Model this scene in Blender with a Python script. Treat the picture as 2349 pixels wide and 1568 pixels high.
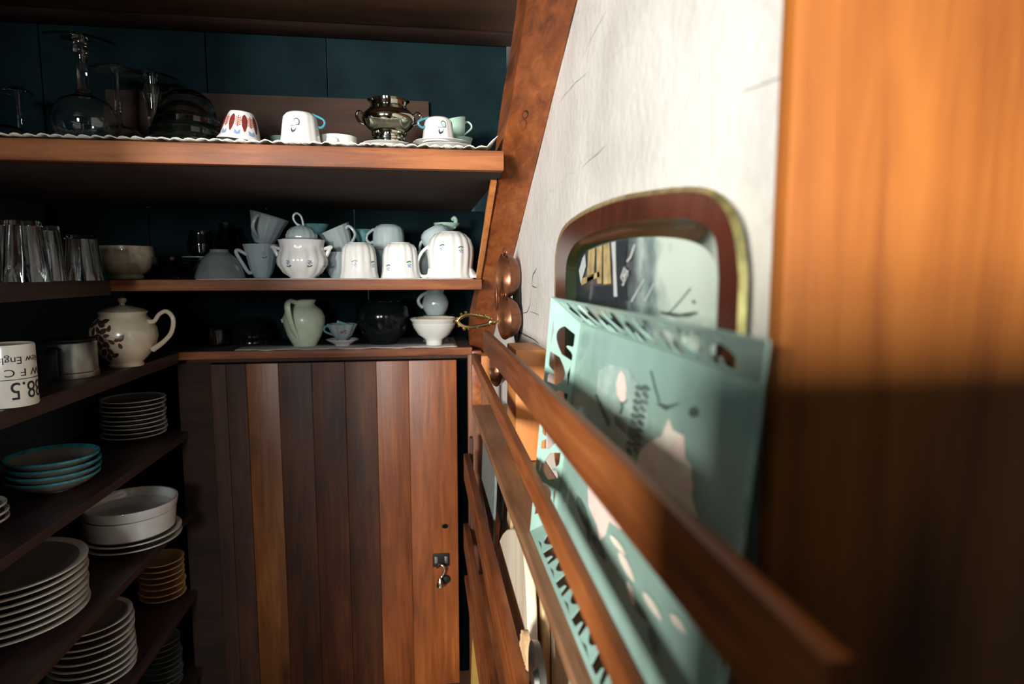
import bpy, bmesh, math, random
from mathutils import Vector, Matrix
random.seed(7)
PI = math.pi
scene = bpy.context.scene
for o in list(bpy.data.objects):
    bpy.data.objects.remove(o)
COL = scene.collection

# ------------------------------------------------------------------ camera, world, light, exposure
ZC = 1.45                       # lens height above the floor
FPX, CX, CY = 1450.0, 1174.5, 784.0
PITCH = math.atan(162 / FPX)
YAW = math.atan(206.5 * math.cos(PITCH) / FPX)
cam_d = bpy.data.cameras.new('camera')
cam_d.sensor_width = 36.0
cam_d.lens = FPX / 2349 * 36.0
cam_d.clip_start = 0.02
cam_d.dof.use_dof = True
cam_d.dof.focus_distance = 1.22
cam_d.dof.aperture_fstop = 3.7
cam = bpy.data.objects.new('camera', cam_d)
COL.objects.link(cam)
cam.location = (0, 0, ZC)
cam.rotation_euler = (PI / 2 - PITCH, 0, -YAW)
scene.camera = cam

world = bpy.data.worlds.new('world'); scene.world = world
world.use_nodes = True
world.node_tree.nodes['Background'].inputs[0].default_value = (0.30, 0.62, 0.72, 1)
world.node_tree.nodes['Background'].inputs[1].default_value = 0.075

def area_light(name, loc, target, sx, sy, power, color):
    d = bpy.data.lights.new(name, 'AREA'); d.shape = 'RECTANGLE'; d.size = sx; d.size_y = sy
    d.energy = power; d.color = color
    o = bpy.data.objects.new(name, d); COL.objects.link(o)
    o.location = loc
    o.rotation_euler = (Vector(target) - Vector(loc)).to_track_quat('-Z', 'Y').to_euler()
    return o
area_light('window_and_fill_light', (-1.72, -2.26, 1.70), (-0.2, 1.0, 1.40), 0.62, 0.64, 215, (1.0, 0.965, 0.90))

area_light('window_and_fill_light', (-0.45, -2.26, 1.78), (-0.6, 1.2, 1.1), 0.36, 0.50, 27, (0.95, 0.98, 1.0))  # weak fill lamp added to brighten the side shelves

scene.view_settings.view_transform = 'Standard'
scene.view_settings.look = 'None'
scene.view_settings.gamma = 1.0
scene.view_settings.use_curve_mapping = False
scene.view_settings.exposure = 0.72

# ------------------------------------------------------------------ helpers
_r = Vector((math.cos(YAW), -math.sin(YAW), 0))
_f = Vector((math.sin(YAW) * math.cos(PITCH), math.cos(YAW) * math.cos(PITCH), -math.sin(PITCH)))
_u = _r.cross(_f)
C0 = Vector((0, 0, ZC))
def ray(px, py): return (_f + _r * ((px - CX) / FPX) - _u * ((py - CY) / FPX))
def at_y(px, py, Y): d = ray(px, py); return C0 + d * (Y / d.y)
def at_x(px, py, X): d = ray(px, py); return C0 + d * (X / d.x)
def at_z(px, py, Z): d = ray(px, py); return C0 + d * ((Z - ZC) / d.z)
def mpp(p): return (Vector(p) - C0).dot(_f) / FPX      # metres for one photo pixel at that point

def link(o, parent=None):
    COL.objects.link(o)
    if parent is not None: o.parent = parent
    return o
def mesh(name, verts, faces, mat, parent=None, smooth=True):
    me = bpy.data.meshes.new(name)
    me.from_pydata([tuple(v) for v in verts], [], faces)
    bm = bmesh.new(); bm.from_mesh(me); bmesh.ops.recalc_face_normals(bm, faces=bm.faces); bm.to_mesh(me); bm.free()
    if mat is not None: me.materials.append(mat)
    if smooth:
        me.polygons.foreach_set('use_smooth', [True] * len(me.polygons))
        try: me.set_sharp_from_angle(angle=math.radians(40))
        except Exception: pass
    return link(bpy.data.objects.new(name, me), parent)
def empty(name, loc=(0, 0, 0), rot=(0, 0, 0)):
    o = bpy.data.objects.new(name, None); COL.objects.link(o); o.location = loc; o.rotation_euler = rot
    o.empty_display_size = 0.02
    return o
def tag(o, label=None, cat=None, group=None, kind=None):
    if label: o['label'] = label
    if cat: o['category'] = cat
    if group: o['group'] = group
    if kind: o['kind'] = kind
    return o
def copy_tree(o, parent=None):
    c = o.copy(); COL.objects.link(c); c.parent = parent
    for ch in o.children: copy_tree(ch, c)
    return c
def merge(parts):
    V, F = [], []
    for v, f in parts:
        b = len(V); V += [tuple(x) for x in v]; F += [tuple(i + b for i in q) for q in f]
    return V, F
def box_vf(x0, x1, y0, y1, z0, z1, bev=0.0):
    bm = bmesh.new()
    vs = [bm.verts.new((x, y, z)) for z in (z0, z1) for y in (y0, y1) for x in (x0, x1)]
    for q in ((0, 2, 3, 1), (4, 5, 7, 6), (0, 1, 5, 4), (2, 6, 7, 3), (0, 4, 6, 2), (1, 3, 7, 5)):
        bm.faces.new([vs[i] for i in q])
    if bev: bmesh.ops.bevel(bm, geom=list(bm.edges), offset=bev, segments=2, affect='EDGES', profile=0.6)
    bm.verts.index_update()
    V = [v.co.copy() for v in bm.verts]; F = [tuple(v.index for v in f.verts) for f in bm.faces]
    bm.free(); return V, F
def box(name, x0, x1, y0, y1, z0, z1, mat, parent=None, bev=0.002):
    """box mesh with its origin at the centre of its base"""
    c = Vector(((x0 + x1) / 2, (y0 + y1) / 2, z0))
    V, F = box_vf(x0 - c.x, x1 - c.x, y0 - c.y, y1 - c.y, 0, z1 - z0, bev)
    o = mesh(name, V, F, mat, parent); o.location = c
    return o
def bar(name, p, q, w, h, mat, parent=None, bev=0.002, up=(0, 0, 1)):
    """a bar of section w x h from p to q, its origin at p"""
    p, q = Vector(p), Vector(q); d = q - p; L = d.length; d.normalize()
    s = d.cross(Vector(up)).normalized(); n = s.cross(d)
    V, F = box_vf(-w / 2, w / 2, 0, L, -h / 2, h / 2, bev)
    V = [s * v.x + d * v.y + n * v.z for v in V]
    o = mesh(name, V, F, mat, parent); o.location = p
    return o
def lathe_vf(prof, n=40, flute=0, amp=0.0, pointed=1.0):
    """prof: (r, z[, flute weight]); fluting modulates the radius"""
    V, F = [], []
    m = len(prof)
    for p in prof:
        r, z = max(p[0], 1e-5), p[1]; w = p[2] if len(p) > 2 else 0.0
        for k in range(n):
            t = 2 * PI * k / n
            rr = r
            if flute and w: rr = r * (1 - amp * w * (1 - abs(math.cos(flute * t / 2)) ** pointed))
            V.append((rr * math.cos(t), rr * math.sin(t), z))
    for i in range(m - 1):
        for k in range(n):
            k2 = (k + 1) % n
            F.append((i * n + k, i * n + k2, (i + 1) * n + k2, (i + 1) * n + k))
    return V, F
def lathe(name, prof, mat, parent=None, n=40, flute=0, amp=0.0):
    V, F = lathe_vf(prof, n, flute, amp)
    return mesh(name, V, F, mat, parent)
def spline(pts, n=8):
    P = [Vector(p) for p in pts]; out = []
    Q = [P[0] * 2 - P[1]] + P + [P[-1] * 2 - P[-2]]
    for i in range(1, len(Q) - 2):
        a, b, c, d = Q[i - 1], Q[i], Q[i + 1], Q[i + 2]
        for k in range(n):
            t = k / n
            out.append(0.5 * ((2 * b) + (c - a) * t + (2 * a - 5 * b + 4 * c - d) * t * t + (3 * b - a - 3 * c + d) * t ** 3))
    out.append(P[-1]); return out
def tube_vf(path, rad, n=10, flat=1.0, closed=False, updir=(0, 0, 1)):
    """rad: number or list; flat squeezes the section along the second axis"""
    P = [Vector(p) for p in path]; m = len(P); V, F = [], []
    if not hasattr(rad, '__len__'): rad = [rad] * m
    else:
        src = list(rad); rad = []
        for i in range(m):
            x = i / (m - 1) * (len(src) - 1); k = min(int(x), len(src) - 2)
            rad.append(src[k] + (src[k + 1] - src[k]) * (x - k))
    prev = None
    for i in range(m):
        if closed: t = (P[(i + 1) % m] - P[i - 1])
        else: t = P[min(i + 1, m - 1)] - P[max(i - 1, 0)]
        if t.length < 1e-9: t = Vector((0, 0, 1))
        t.normalize()
        if prev is None:
            a = t.cross(Vector(updir))
            if a.length < 1e-3: a = t.cross(Vector((1, 0, 0)))
        else: a = prev - t * prev.dot(t)
        a.normalize(); prev = a; b = t.cross(a)
        for k in range(n):
            ang = 2 * PI * k / n
            V.append(P[i] + a * (rad[i] * math.cos(ang)) + b * (rad[i] * flat * math.sin(ang)))
    for i in range(m if closed else m - 1):
        j = (i + 1) % m
        for k in range(n):
            k2 = (k + 1) % n
            F.append((i * n + k, i * n + k2, j * n + k2, j * n + k))
    if not closed:
        F.append(tuple(range(n))); F.append(tuple((m - 1) * n + k for k in range(n)))
    return V, F
def tube(name, path, rad, mat, parent=None, n=10, flat=1.0, closed=False, updir=(0, 0, 1)):
    V, F = tube_vf(path, rad, n, flat, closed, updir)
    return mesh(name, V, F, mat, parent)
def outer_r(prof):
    """radius of the outer wall as a function of height (outer wall = rows up to the highest one)"""
    rows = []
    for p in prof:
        if rows and p[1] < rows[-1][0] - 1e-9: break
        rows.append((p[1], p[0]))
    def f(z):
        if z <= rows[0][0]: return rows[0][1]
        for (z0, r0), (z1, r1) in zip(rows, rows[1:]):
            if z0 <= z <= z1:
                return r0 + (r1 - r0) * ((z - z0) / (z1 - z0) if z1 > z0 else 1)
        return rows[-1][1]
    return f
def wrap_print(name, polys, rf, th0, z0, mat, parent, off=0.0007):
    """flat print on a turned surface; polys in metres (u to the right seen from outside, v up)"""
    parts = []
    for poly in polys:
        n = len(poly); cu = sum(p[0] for p in poly) / n; cv = sum(p[1] for p in poly) / n
        rings = []
        for s in (1.0, 0.5):
            for (u, v) in poly: rings.append((cu + (u - cu) * s, cv + (v - cv) * s))
        rings.append((cu, cv)); V = []
        for (u, v) in rings:
            r = rf(z0 + v); t = th0 + u / max(r, 1e-3)
            V.append(((r + off) * math.cos(t), (r + off) * math.sin(t), z0 + v))
        F = [(k, (k + 1) % n, n + (k + 1) % n, n + k) for k in range(n)] + [(n + k, n + (k + 1) % n, 2 * n) for k in range(n)]
        parts.append((V, F))
    V, F = merge(parts)
    return mesh(name, V, F, mat, parent)
def leafpoly(cx, cy, L, W, ang, n=10):
    out = []
    for k in range(n):
        t = 2 * PI * k / n
        x = L / 2 * math.cos(t); y = W / 2 * math.sin(t) * (1 - 0.25 * math.cos(t)) * abs(math.sin(t)) ** 0.3
        out.append((cx + x * math.cos(ang) - y * math.sin(ang), cy + x * math.sin(ang) + y * math.cos(ang)))
    return out
def ribbon(pts, w):
    L, R = [], []
    for i, p in enumerate(pts):
        a = Vector(pts[max(i - 1, 0)]); b = Vector(pts[min(i + 1, len(pts) - 1)]); d = (b - a)
        if d.length < 1e-9: d = Vector((1, 0))
        d.normalize(); n = Vector((-d.y, d.x)); ww = w if not hasattr(w, '__len__') else w[i]
        L.append(tuple(Vector(p) + n * ww / 2)); R.append(tuple(Vector(p) - n * ww / 2))
    return L + R[::-1]
def curve_fill(loops, thick=0.0):
    """2D outlines (first = outer, others = holes) -> mesh verts/faces"""
    cu = bpy.data.curves.new('tmp', 'CURVE'); cu.dimensions = '2D'; cu.fill_mode = 'BOTH'; cu.extrude = thick / 2
    for lp in loops:
        s = cu.splines.new('POLY'); s.points.add(len(lp) - 1)
        for pt, p in zip(s.points, lp): pt.co = (p[0], p[1], 0, 1)
        s.use_cyclic_u = True
    ob = bpy.data.objects.new('tmp', cu); COL.objects.link(ob)
    bpy.context.view_layer.update()
    dg = bpy.context.evaluated_depsgraph_get()
    me = bpy.data.meshes.new_from_object(ob.evaluated_get(dg))
    V = [v.co.copy() for v in me.vertices]; F = [tuple(p.vertices) for p in me.polygons]
    bpy.data.objects.remove(ob); bpy.data.curves.remove(cu); bpy.data.meshes.remove(me)
    return V, F
def text_vf(body, size, align='CENTER', sx=1.0, cuts=0.002):
    cu = bpy.data.curves.new('tmp', 'FONT'); cu.body = body; cu.size = size; cu.align_x = align
    cu.fill_mode = 'FRONT'; cu.resolution_u = 3
    ob = bpy.data.objects.new('tmp', cu); COL.objects.link(ob)
    bpy.context.view_layer.update()
    dg = bpy.context.evaluated_depsgraph_get()
    me = bpy.data.meshes.new_from_object(ob.evaluated_get(dg))
    bm = bmesh.new(); bm.from_mesh(me)
    for v in bm.verts: v.co.x *= sx
    xs = [v.co.x for v in bm.verts]; x = min(xs)
    while x < max(xs):
        x += cuts
        bmesh.ops.bisect_plane(bm, geom=bm.verts[:] + bm.edges[:] + bm.faces[:], plane_co=(x, 0, 0), plane_no=(1, 0, 0))
    bm.verts.index_update()
    V = [v.co.copy() for v in bm.verts]; F = [tuple(v.index for v in f.verts) for f in bm.faces]
    bm.free(); bpy.data.objects.remove(ob); bpy.data.curves.remove(cu); bpy.data.meshes.remove(me)
    return V, F

# ------------------------------------------------------------------ materials
def new_mat(name):
    m = bpy.data.materials.new(name); m.use_nodes = True
    nt = m.node_tree; b = nt.nodes['Principled BSDF']
    return m, nt, b
def plain(name, col, rough=0.4, metal=0.0, noise=0.06, scale=40, coat=0.0, spec=0.5, bump=0.0):
    m, nt, b = new_mat(name)
    b.inputs['Roughness'].default_value = rough; b.inputs['Metallic'].default_value = metal
    b.inputs['Specular IOR Level'].default_value = spec
    if coat: b.inputs['Coat Weight'].default_value = coat; b.inputs['Coat Roughness'].default_value = 0.06
    tc = nt.nodes.new('ShaderNodeTexCoord'); nz = nt.nodes.new('ShaderNodeTexNoise')
    nz.inputs['Scale'].default_value = scale; nz.inputs['Detail'].default_value = 5
    nt.links.new(tc.outputs['Object'], nz.inputs['Vector'])
    rp = nt.nodes.new('ShaderNodeValToRGB')
    rp.color_ramp.elements[0].position = 0.3; rp.color_ramp.elements[1].position = 0.7
    rp.color_ramp.elements[0].color = tuple(max(0, c * (1 - noise * 2)) for c in col) + (1,)
    rp.color_ramp.elements[1].color = tuple(min(1, c * (1 + noise)) for c in col) + (1,)
    nt.links.new(nz.outputs['Fac'], rp.inputs['Fac']); nt.links.new(rp.outputs['Color'], b.inputs['Base Color'])
    if bump:
        bp = nt.nodes.new('ShaderNodeBump'); bp.inputs['Strength'].default_value = bump; bp.inputs['Distance'].default_value = 0.003
        nt.links.new(nz.outputs['Fac'], bp.inputs['Height']); nt.links.new(bp.outputs['Normal'], b.inputs['Normal'])
    return m
def wood(name, dark, mid, light, axis='Z', scale=9.0, rough=0.42, knots=True, bump=0.25, vary=0.25):
    """stained wood: grain along one axis, blotches, dark knots, tone changes from board to board"""
    m, nt, b = new_mat(name); N, Lk = nt.nodes, nt.links
    tc = N.new('ShaderNodeTexCoord'); mp = N.new('ShaderNodeMapping'); oi = N.new('ShaderNodeObjectInfo')
    st = {'X': (0.07, 1, 1), 'Y': (1, 0.07, 1), 'Z': (1, 1, 0.07)}[axis]
    mp.inputs['Scale'].default_value = st
    Lk.new(tc.outputs['Object'], mp.inputs['Vector'])
    cb = N.new('ShaderNodeCombineXYZ'); ml = N.new('ShaderNodeMath'); ml.operation = 'MULTIPLY'; ml.inputs[1].default_value = 13.0
    Lk.new(oi.outputs['Random'], ml.inputs[0])
    for i in range(3): Lk.new(ml.outputs[0], cb.inputs[i])
    Lk.new(cb.outputs[0], mp.inputs['Location'])
    n1 = N.new('ShaderNodeTexNoise'); n1.inputs['Scale'].default_value = scale * 7; n1.inputs['Detail'].default_value = 8; n1.inputs['Roughness'].default_value = 0.65; n1.inputs['Distortion'].default_value = 0.6
    Lk.new(mp.outputs[0], n1.inputs['Vector'])
    mp2 = N.new('ShaderNodeMapping'); mp2.inputs['Scale'].default_value = tuple(0.35 if s < 1 else 1 for s in st)
    Lk.new(tc.outputs['Object'], mp2.inputs['Vector']); Lk.new(cb.outputs[0], mp2.inputs['Location'])
    n2 = N.new('ShaderNodeTexNoise'); n2.inputs['Scale'].default_value = scale * 1.1; n2.inputs['Detail'].default_value = 4
    Lk.new(mp2.outputs[0], n2.inputs['Vector'])
    mx = N.new('ShaderNodeMath'); mx.operation = 'MULTIPLY_ADD'; mx.inputs[1].default_value = 0.5
    m3 = N.new('ShaderNodeMath'); m3.operation = 'MULTIPLY'; m3.inputs[1].default_value = 0.5
    Lk.new(n2.outputs['Fac'], m3.inputs[0]); Lk.new(n1.outputs['Fac'], mx.inputs[0]); Lk.new(m3.outputs[0], mx.inputs[2])
    ad = N.new('ShaderNodeMath'); ad.operation = 'MULTIPLY_ADD'; ad.inputs[1].default_value = vary * 0.5
    sb = N.new('ShaderNodeMath'); sb.operation = 'SUBTRACT'; sb.inputs[1].default_value = 0.5
    Lk.new(oi.outputs['Random'], sb.inputs[0]); Lk.new(sb.outputs[0], ad.inputs[0]); Lk.new(mx.outputs[0], ad.inputs[2])
    rp = N.new('ShaderNodeValToRGB'); e = rp.color_ramp.elements
    e[0].position = 0.33; e[0].color = dark + (1,); e[1].position = 0.68; e[1].color = light + (1,)
    q = e.new(0.5); q.color = mid + (1,)
    Lk.new(ad.outputs[0], rp.inputs['Fac'])
    out = rp.outputs['Color']
    if knots:
        vo = N.new('ShaderNodeTexVoronoi'); vo.inputs['Scale'].default_value = scale * 0.9
        Lk.new(mp2.outputs[0], vo.inputs['Vector'])
        kr = N.new('ShaderNodeValToRGB'); kr.color_ramp.elements[0].position = 0.05; kr.color_ramp.elements[1].position = 0.17
        kr.color_ramp.elements[0].color = (0.25, 0.22, 0.2, 1); kr.color_ramp.elements[1].color = (1, 1, 1, 1)
        Lk.new(vo.outputs['Distance'], kr.inputs['Fac'])
        mm = N.new('ShaderNodeMix'); mm.data_type = 'RGBA'; mm.blend_type = 'MULTIPLY'; mm.inputs['Factor'].default_value = 0.75
        Lk.new(out, mm.inputs[6]); Lk.new(kr.outputs['Color'], mm.inputs[7]); out = mm.outputs[2]
    Lk.new(out, b.inputs['Base Color'])
    b.inputs['Roughness'].default_value = rough
    if bump:
        bp = N.new('ShaderNodeBump'); bp.inputs['Strength'].default_value = bump; bp.inputs['Distance'].default_value = 0.002
        Lk.new(n1.outputs['Fac'], bp.inputs['Height']); Lk.new(bp.outputs['Normal'], b.inputs['Normal'])
    return m
def glass(name, tint=(0.93, 0.98, 0.97), rough=0.0):
    m, nt, b = new_mat(name)
    b.inputs['Base Color'].default_value = tint + (1,); b.inputs['Transmission Weight'].default_value = 1.0
    b.inputs['Roughness'].default_value = rough; b.inputs['IOR'].default_value = 1.48
    return m
M = {}
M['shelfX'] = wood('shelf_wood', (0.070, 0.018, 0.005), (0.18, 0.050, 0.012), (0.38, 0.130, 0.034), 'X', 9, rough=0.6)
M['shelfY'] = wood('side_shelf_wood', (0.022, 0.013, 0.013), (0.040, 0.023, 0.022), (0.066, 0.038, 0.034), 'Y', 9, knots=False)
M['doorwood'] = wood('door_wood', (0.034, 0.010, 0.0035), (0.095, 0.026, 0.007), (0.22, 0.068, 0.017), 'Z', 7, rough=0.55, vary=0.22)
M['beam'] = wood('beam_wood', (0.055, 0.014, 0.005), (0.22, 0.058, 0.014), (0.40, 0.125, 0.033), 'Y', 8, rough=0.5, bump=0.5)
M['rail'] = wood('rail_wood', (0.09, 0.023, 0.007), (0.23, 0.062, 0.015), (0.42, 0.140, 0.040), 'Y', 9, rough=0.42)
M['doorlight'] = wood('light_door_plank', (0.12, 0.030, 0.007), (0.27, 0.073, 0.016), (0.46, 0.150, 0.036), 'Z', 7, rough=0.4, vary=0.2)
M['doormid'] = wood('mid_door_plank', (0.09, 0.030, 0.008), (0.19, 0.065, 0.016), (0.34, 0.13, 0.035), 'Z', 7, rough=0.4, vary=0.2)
M['tanrail'] = wood('worn_tan_wood', (0.16, 0.070, 0.030), (0.34, 0.17, 0.085), (0.56, 0.34, 0.20), 'Y', 9, rough=0.5)
M['underside'] = wood('shade_toned_wood', (0.012, 0.007, 0.005), (0.026, 0.013, 0.008), (0.045, 0.021, 0.012), 'X', 7, rough=0.95, knots=False)  # shade under the shelves put into a darker wood colour
M['orange'] = wood('orange_pine', (0.34, 0.11, 0.03), (0.52, 0.19, 0.05), (0.66, 0.27, 0.08), 'Z', 8, rough=0.5)
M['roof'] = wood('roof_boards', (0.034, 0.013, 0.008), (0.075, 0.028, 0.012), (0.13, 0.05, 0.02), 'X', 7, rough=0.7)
M['nearwood'] = wood('near_door_wood', (0.20, 0.054, 0.010), (0.36, 0.112, 0.020), (0.50, 0.175, 0.032), 'Z', 5, rough=0.45)
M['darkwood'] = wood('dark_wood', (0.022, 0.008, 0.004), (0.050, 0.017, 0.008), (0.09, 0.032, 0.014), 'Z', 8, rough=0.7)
M['palewood'] = wood('pale_board', (0.55, 0.42, 0.28), (0.75, 0.64, 0.48), (0.86, 0.78, 0.64), 'Z', 7, rough=0.5, knots=False, bump=0.1)
M['tanwood'] = wood('tan_board', (0.34, 0.19, 0.09), (0.58, 0.38, 0.20), (0.74, 0.54, 0.32), 'Z', 8, rough=0.45)
M['mahog'] = wood('mahogany', (0.045, 0.012, 0.008), (0.085, 0.022, 0.013), (0.14, 0.04, 0.02), 'Z', 6, rough=0.25, knots=False, bump=0.05)
M['white'] = plain('white_china', (0.68, 0.68, 0.655), 0.16, noise=0.02, coat=0.5)
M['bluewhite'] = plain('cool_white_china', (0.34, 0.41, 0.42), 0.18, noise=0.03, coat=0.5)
M['cream'] = plain('cream_china', (0.60, 0.52, 0.38), 0.2, noise=0.05, coat=0.4)
M['mugcream'] = plain('cream_mug_glaze', (0.90, 0.86, 0.74), 0.25, noise=0.03, coat=0.3)
M['celadon'] = plain('celadon_glaze', (0.62, 0.72, 0.54), 0.35, noise=0.05, coat=0.2)
M['greencup'] = plain('pale_green_glaze', (0.36, 0.55, 0.45), 0.2, noise=0.05, coat=0.4)
M['tealcup'] = plain('teal_glaze', (0.16, 0.36, 0.38), 0.2, noise=0.05, coat=0.4)
M['tealline'] = plain('teal_line', (0.06, 0.24, 0.32), 0.3)
M['bluerim'] = plain('blue_rim_glaze', (0.05, 0.30, 0.36), 0.25, noise=0.25, scale=60)
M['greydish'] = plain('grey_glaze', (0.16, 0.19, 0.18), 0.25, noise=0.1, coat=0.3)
M['stone'] = plain('stoneware', (0.42, 0.36, 0.26), 0.3, noise=0.15, scale=60, coat=0.3)
M['plate'] = plain('shaded_plate_glaze', (0.23, 0.215, 0.185), 0.25, noise=0.04, coat=0.4)  # body darkened: shade between stacked rims put into the glaze
M['litrim'] = plain('lit_plate_rim', (0.74, 0.70, 0.60), 0.2, noise=0.05, coat=0.4)  # paler lip: light caught by the rims put into the colour
M['amberrim'] = plain('amber_plate_rim', (0.70, 0.42, 0.16), 0.25, noise=0.1)
M['plateamber'] = plain('amber_plate_glaze', (0.46, 0.28, 0.12), 0.3, noise=0.1, coat=0.3)
M['ink'] = plain('black_ink', (0.012, 0.02, 0.028), 0.5)
M['brownleaf'] = plain('brown_leaf_print', (0.075, 0.032, 0.018), 0.4, noise=0.3, scale=90)
M['redleaf'] = plain('dark_red_leaf_print', (0.16, 0.022, 0.018), 0.35)
M['redline'] = plain('red_line_print', (0.42, 0.07, 0.03), 0.35)
M['greenink'] = plain('green_print', (0.02, 0.15, 0.07), 0.4)
M['blueink'] = plain('blue_print', (0.22, 0.30, 0.50), 0.4)
M['mintink'] = plain('mint_leaf_print', (0.45, 0.70, 0.58), 0.4)
M['glass'] = glass('clear_glass')
M['greenglass'] = glass('green_tinted_glass', (0.80, 0.93, 0.86))
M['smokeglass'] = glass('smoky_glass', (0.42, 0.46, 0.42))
M['silver'] = plain('silver_plate', (0.55, 0.54, 0.46), 0.08, 1.0, noise=0.15, scale=20)
M['steel'] = plain('dull_steel', (0.34, 0.35, 0.33), 0.35, 1.0, noise=0.1)
M['iron'] = plain('dark_iron', (0.02, 0.022, 0.024), 0.5, 0.6, noise=0.2)
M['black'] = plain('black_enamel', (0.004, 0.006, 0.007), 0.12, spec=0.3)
M['brass'] = plain('aged_brass', (0.50, 0.38, 0.17), 0.25, 1.0, noise=0.2, scale=80)
M['gold'] = plain('gilt_edge', (0.62, 0.55, 0.22), 0.3, 0.8, noise=0.25, scale=60)
M['olive'] = plain('olive_lacquer', (0.016, 0.022, 0.008), 0.16, 0.0, noise=0.3, scale=12, coat=0.8)
M['copper'] = plain('old_copper', (0.26, 0.105, 0.05), 0.28, 0.75, noise=0.2, scale=30)
M['nickel'] = plain('worn_nickel', (0.72, 0.69, 0.62), 0.16, 1.0, noise=0.1)
M['lace'] = plain('white_lace', (0.80, 0.78, 0.68), 0.9, noise=0.15, scale=300, bump=0.6)
M['paper'] = plain('shelf_paper', (0.62, 0.59, 0.56), 0.8, noise=0.08, scale=60)
M['slate'] = plain('slate_grey', (0.17, 0.20, 0.19), 0.55, noise=0.1)
M['yellow'] = plain('yellow_board_paint', (0.80, 0.55, 0.13), 0.5)
M['tole'] = plain('green_tole_paint', (0.34, 0.53, 0.465), 0.30, noise=0.10, scale=14, coat=0.25)
M['petal'] = plain('cream_petal_paint', (0.95, 0.88, 0.74), 0.45, noise=0.06, scale=30)
M['pink'] = plain('pink_petal_paint', (0.95, 0.76, 0.68), 0.45, noise=0.06, scale=30)
M['stemgreen'] = plain('dark_stem_paint', (0.13, 0.20, 0.17), 0.5, noise=0.25, scale=50)
M['mistgreen'] = plain('mist_leaf_paint', (0.42, 0.58, 0.53), 0.45, noise=0.15, scale=30)
M['crack'] = plain('crack_shadow', (0.10, 0.085, 0.07), 0.9)
M['tealshade'] = plain('teal_shade_tone', (0.004, 0.013, 0.016), 0.9, spec=0.1, noise=0.2, scale=10)  # teal-black shade of the niches put into the panel colour
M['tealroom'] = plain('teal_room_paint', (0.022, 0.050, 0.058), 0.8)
M['floor'] = wood('floor_wood', (0.06, 0.03, 0.02), (0.11, 0.055, 0.03), (0.16, 0.08, 0.045), 'Y', 5, knots=False)
M['windowwhite'] = plain('white_window_paint', (0.75, 0.74, 0.70), 0.5)

def plaster():
    m, nt, b = new_mat('old_plaster'); N, Lk = nt.nodes, nt.links
    tc = N.new('ShaderNodeTexCoord')
    n1 = N.new('ShaderNodeTexNoise'); n1.inputs['Scale'].default_value = 6; n1.inputs['Detail'].default_value = 7
    n2 = N.new('ShaderNodeTexNoise'); n2.inputs['Scale'].default_value = 70; n2.inputs['Detail'].default_value = 6
    Lk.new(tc.outputs['Object'], n1.inputs['Vector']); Lk.new(tc.outputs['Object'], n2.inputs['Vector'])
    rp = N.new('ShaderNodeValToRGB'); e = rp.color_ramp.elements
    e[0].position = 0.32; e[0].color = (0.56, 0.535, 0.495, 1); e[1].position = 0.6; e[1].color = (0.70, 0.685, 0.65, 1)
    Lk.new(n1.outputs['Fac'], rp.inputs['Fac'])
    # hairline cracks
    mp = N.new('ShaderNodeMapping'); Lk.new(tc.outputs['Object'], mp.inputs['Vector']); mp.inputs['Scale'].default_value = (1, 1.0, 1.6)
    wv = N.new('ShaderNodeVectorMath'); wv.operation = 'MULTIPLY_ADD'; wv.inputs[1].default_value = (0.14, 0.14, 0.14)
    n3 = N.new('ShaderNodeTexNoise'); n3.inputs['Scale'].default_value = 9; n3.inputs['Detail'].default_value = 6
    Lk.new(tc.outputs['Object'], n3.inputs['Vector']); Lk.new(n3.outputs['Color'], wv.inputs[0]); Lk.new(mp.outputs[0], wv.inputs[2])
    vo = N.new('ShaderNodeTexVoronoi'); vo.feature = 'DISTANCE_TO_EDGE'; vo.inputs['Scale'].default_value = 3.6
    Lk.new(wv.outputs[0], vo.inputs['Vector'])
    cr = N.new('ShaderNodeValToRGB'); cr.color_ramp.elements[0].position = 0.0; cr.color_ramp.elements[1].position = 0.012
    cr.color_ramp.elements[0].color = (0.62, 0.60, 0.57, 1); cr.color_ramp.elements[1].color = (1, 1, 1, 1)
    Lk.new(vo.outputs['Distance'], cr.inputs['Fac'])
    mm = N.new('ShaderNodeMix'); mm.data_type = 'RGBA'; mm.blend_type = 'MULTIPLY'; mm.inputs['Factor'].default_value = 0.2
    Lk.new(rp.outputs['Color'], mm.inputs[6]); Lk.new(cr.outputs['Color'], mm.inputs[7]); Lk.new(mm.outputs[2], b.inputs['Base Color'])
    b.inputs['Roughness'].default_value = 0.85
    bp = N.new('ShaderNodeBump'); bp.inputs['Strength'].default_value = 0.35; bp.inputs['Distance'].default_value = 0.004
    ad = N.new('ShaderNodeMath'); ad.operation = 'ADD'; Lk.new(n1.outputs['Fac'], ad.inputs[0]); Lk.new(n2.outputs['Fac'], ad.inputs[1])
    Lk.new(ad.outputs[0], bp.inputs['Height']); Lk.new(bp.outputs['Normal'], b.inputs['Normal'])
    return m
M['plaster'] = plaster()

# ------------------------------------------------------------------ the setting
WX = 0.215                      # right wall plane
LX = -0.70                      # front edge of the side shelves
LW = -1.00                      # left wall plane
Y1, Y2, Y3, YD = 1.13, 1.555, 1.93, 1.97   # fronts of the upper shelf, lower shelf, counter, and the cupboard door
Z1, Z2, Z3 = ZC + 0.2105, ZC - 0.019, ZC - 0.232
ZB, ZCc, ZD, ZE = ZC - 0.475, ZC - 0.721, ZC - 0.973, ZC - 1.225
def roof_z(Y): return ZC + 0.372 - 0.5415 * (Y - 0.87)     # underside of the leaning beam

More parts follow.
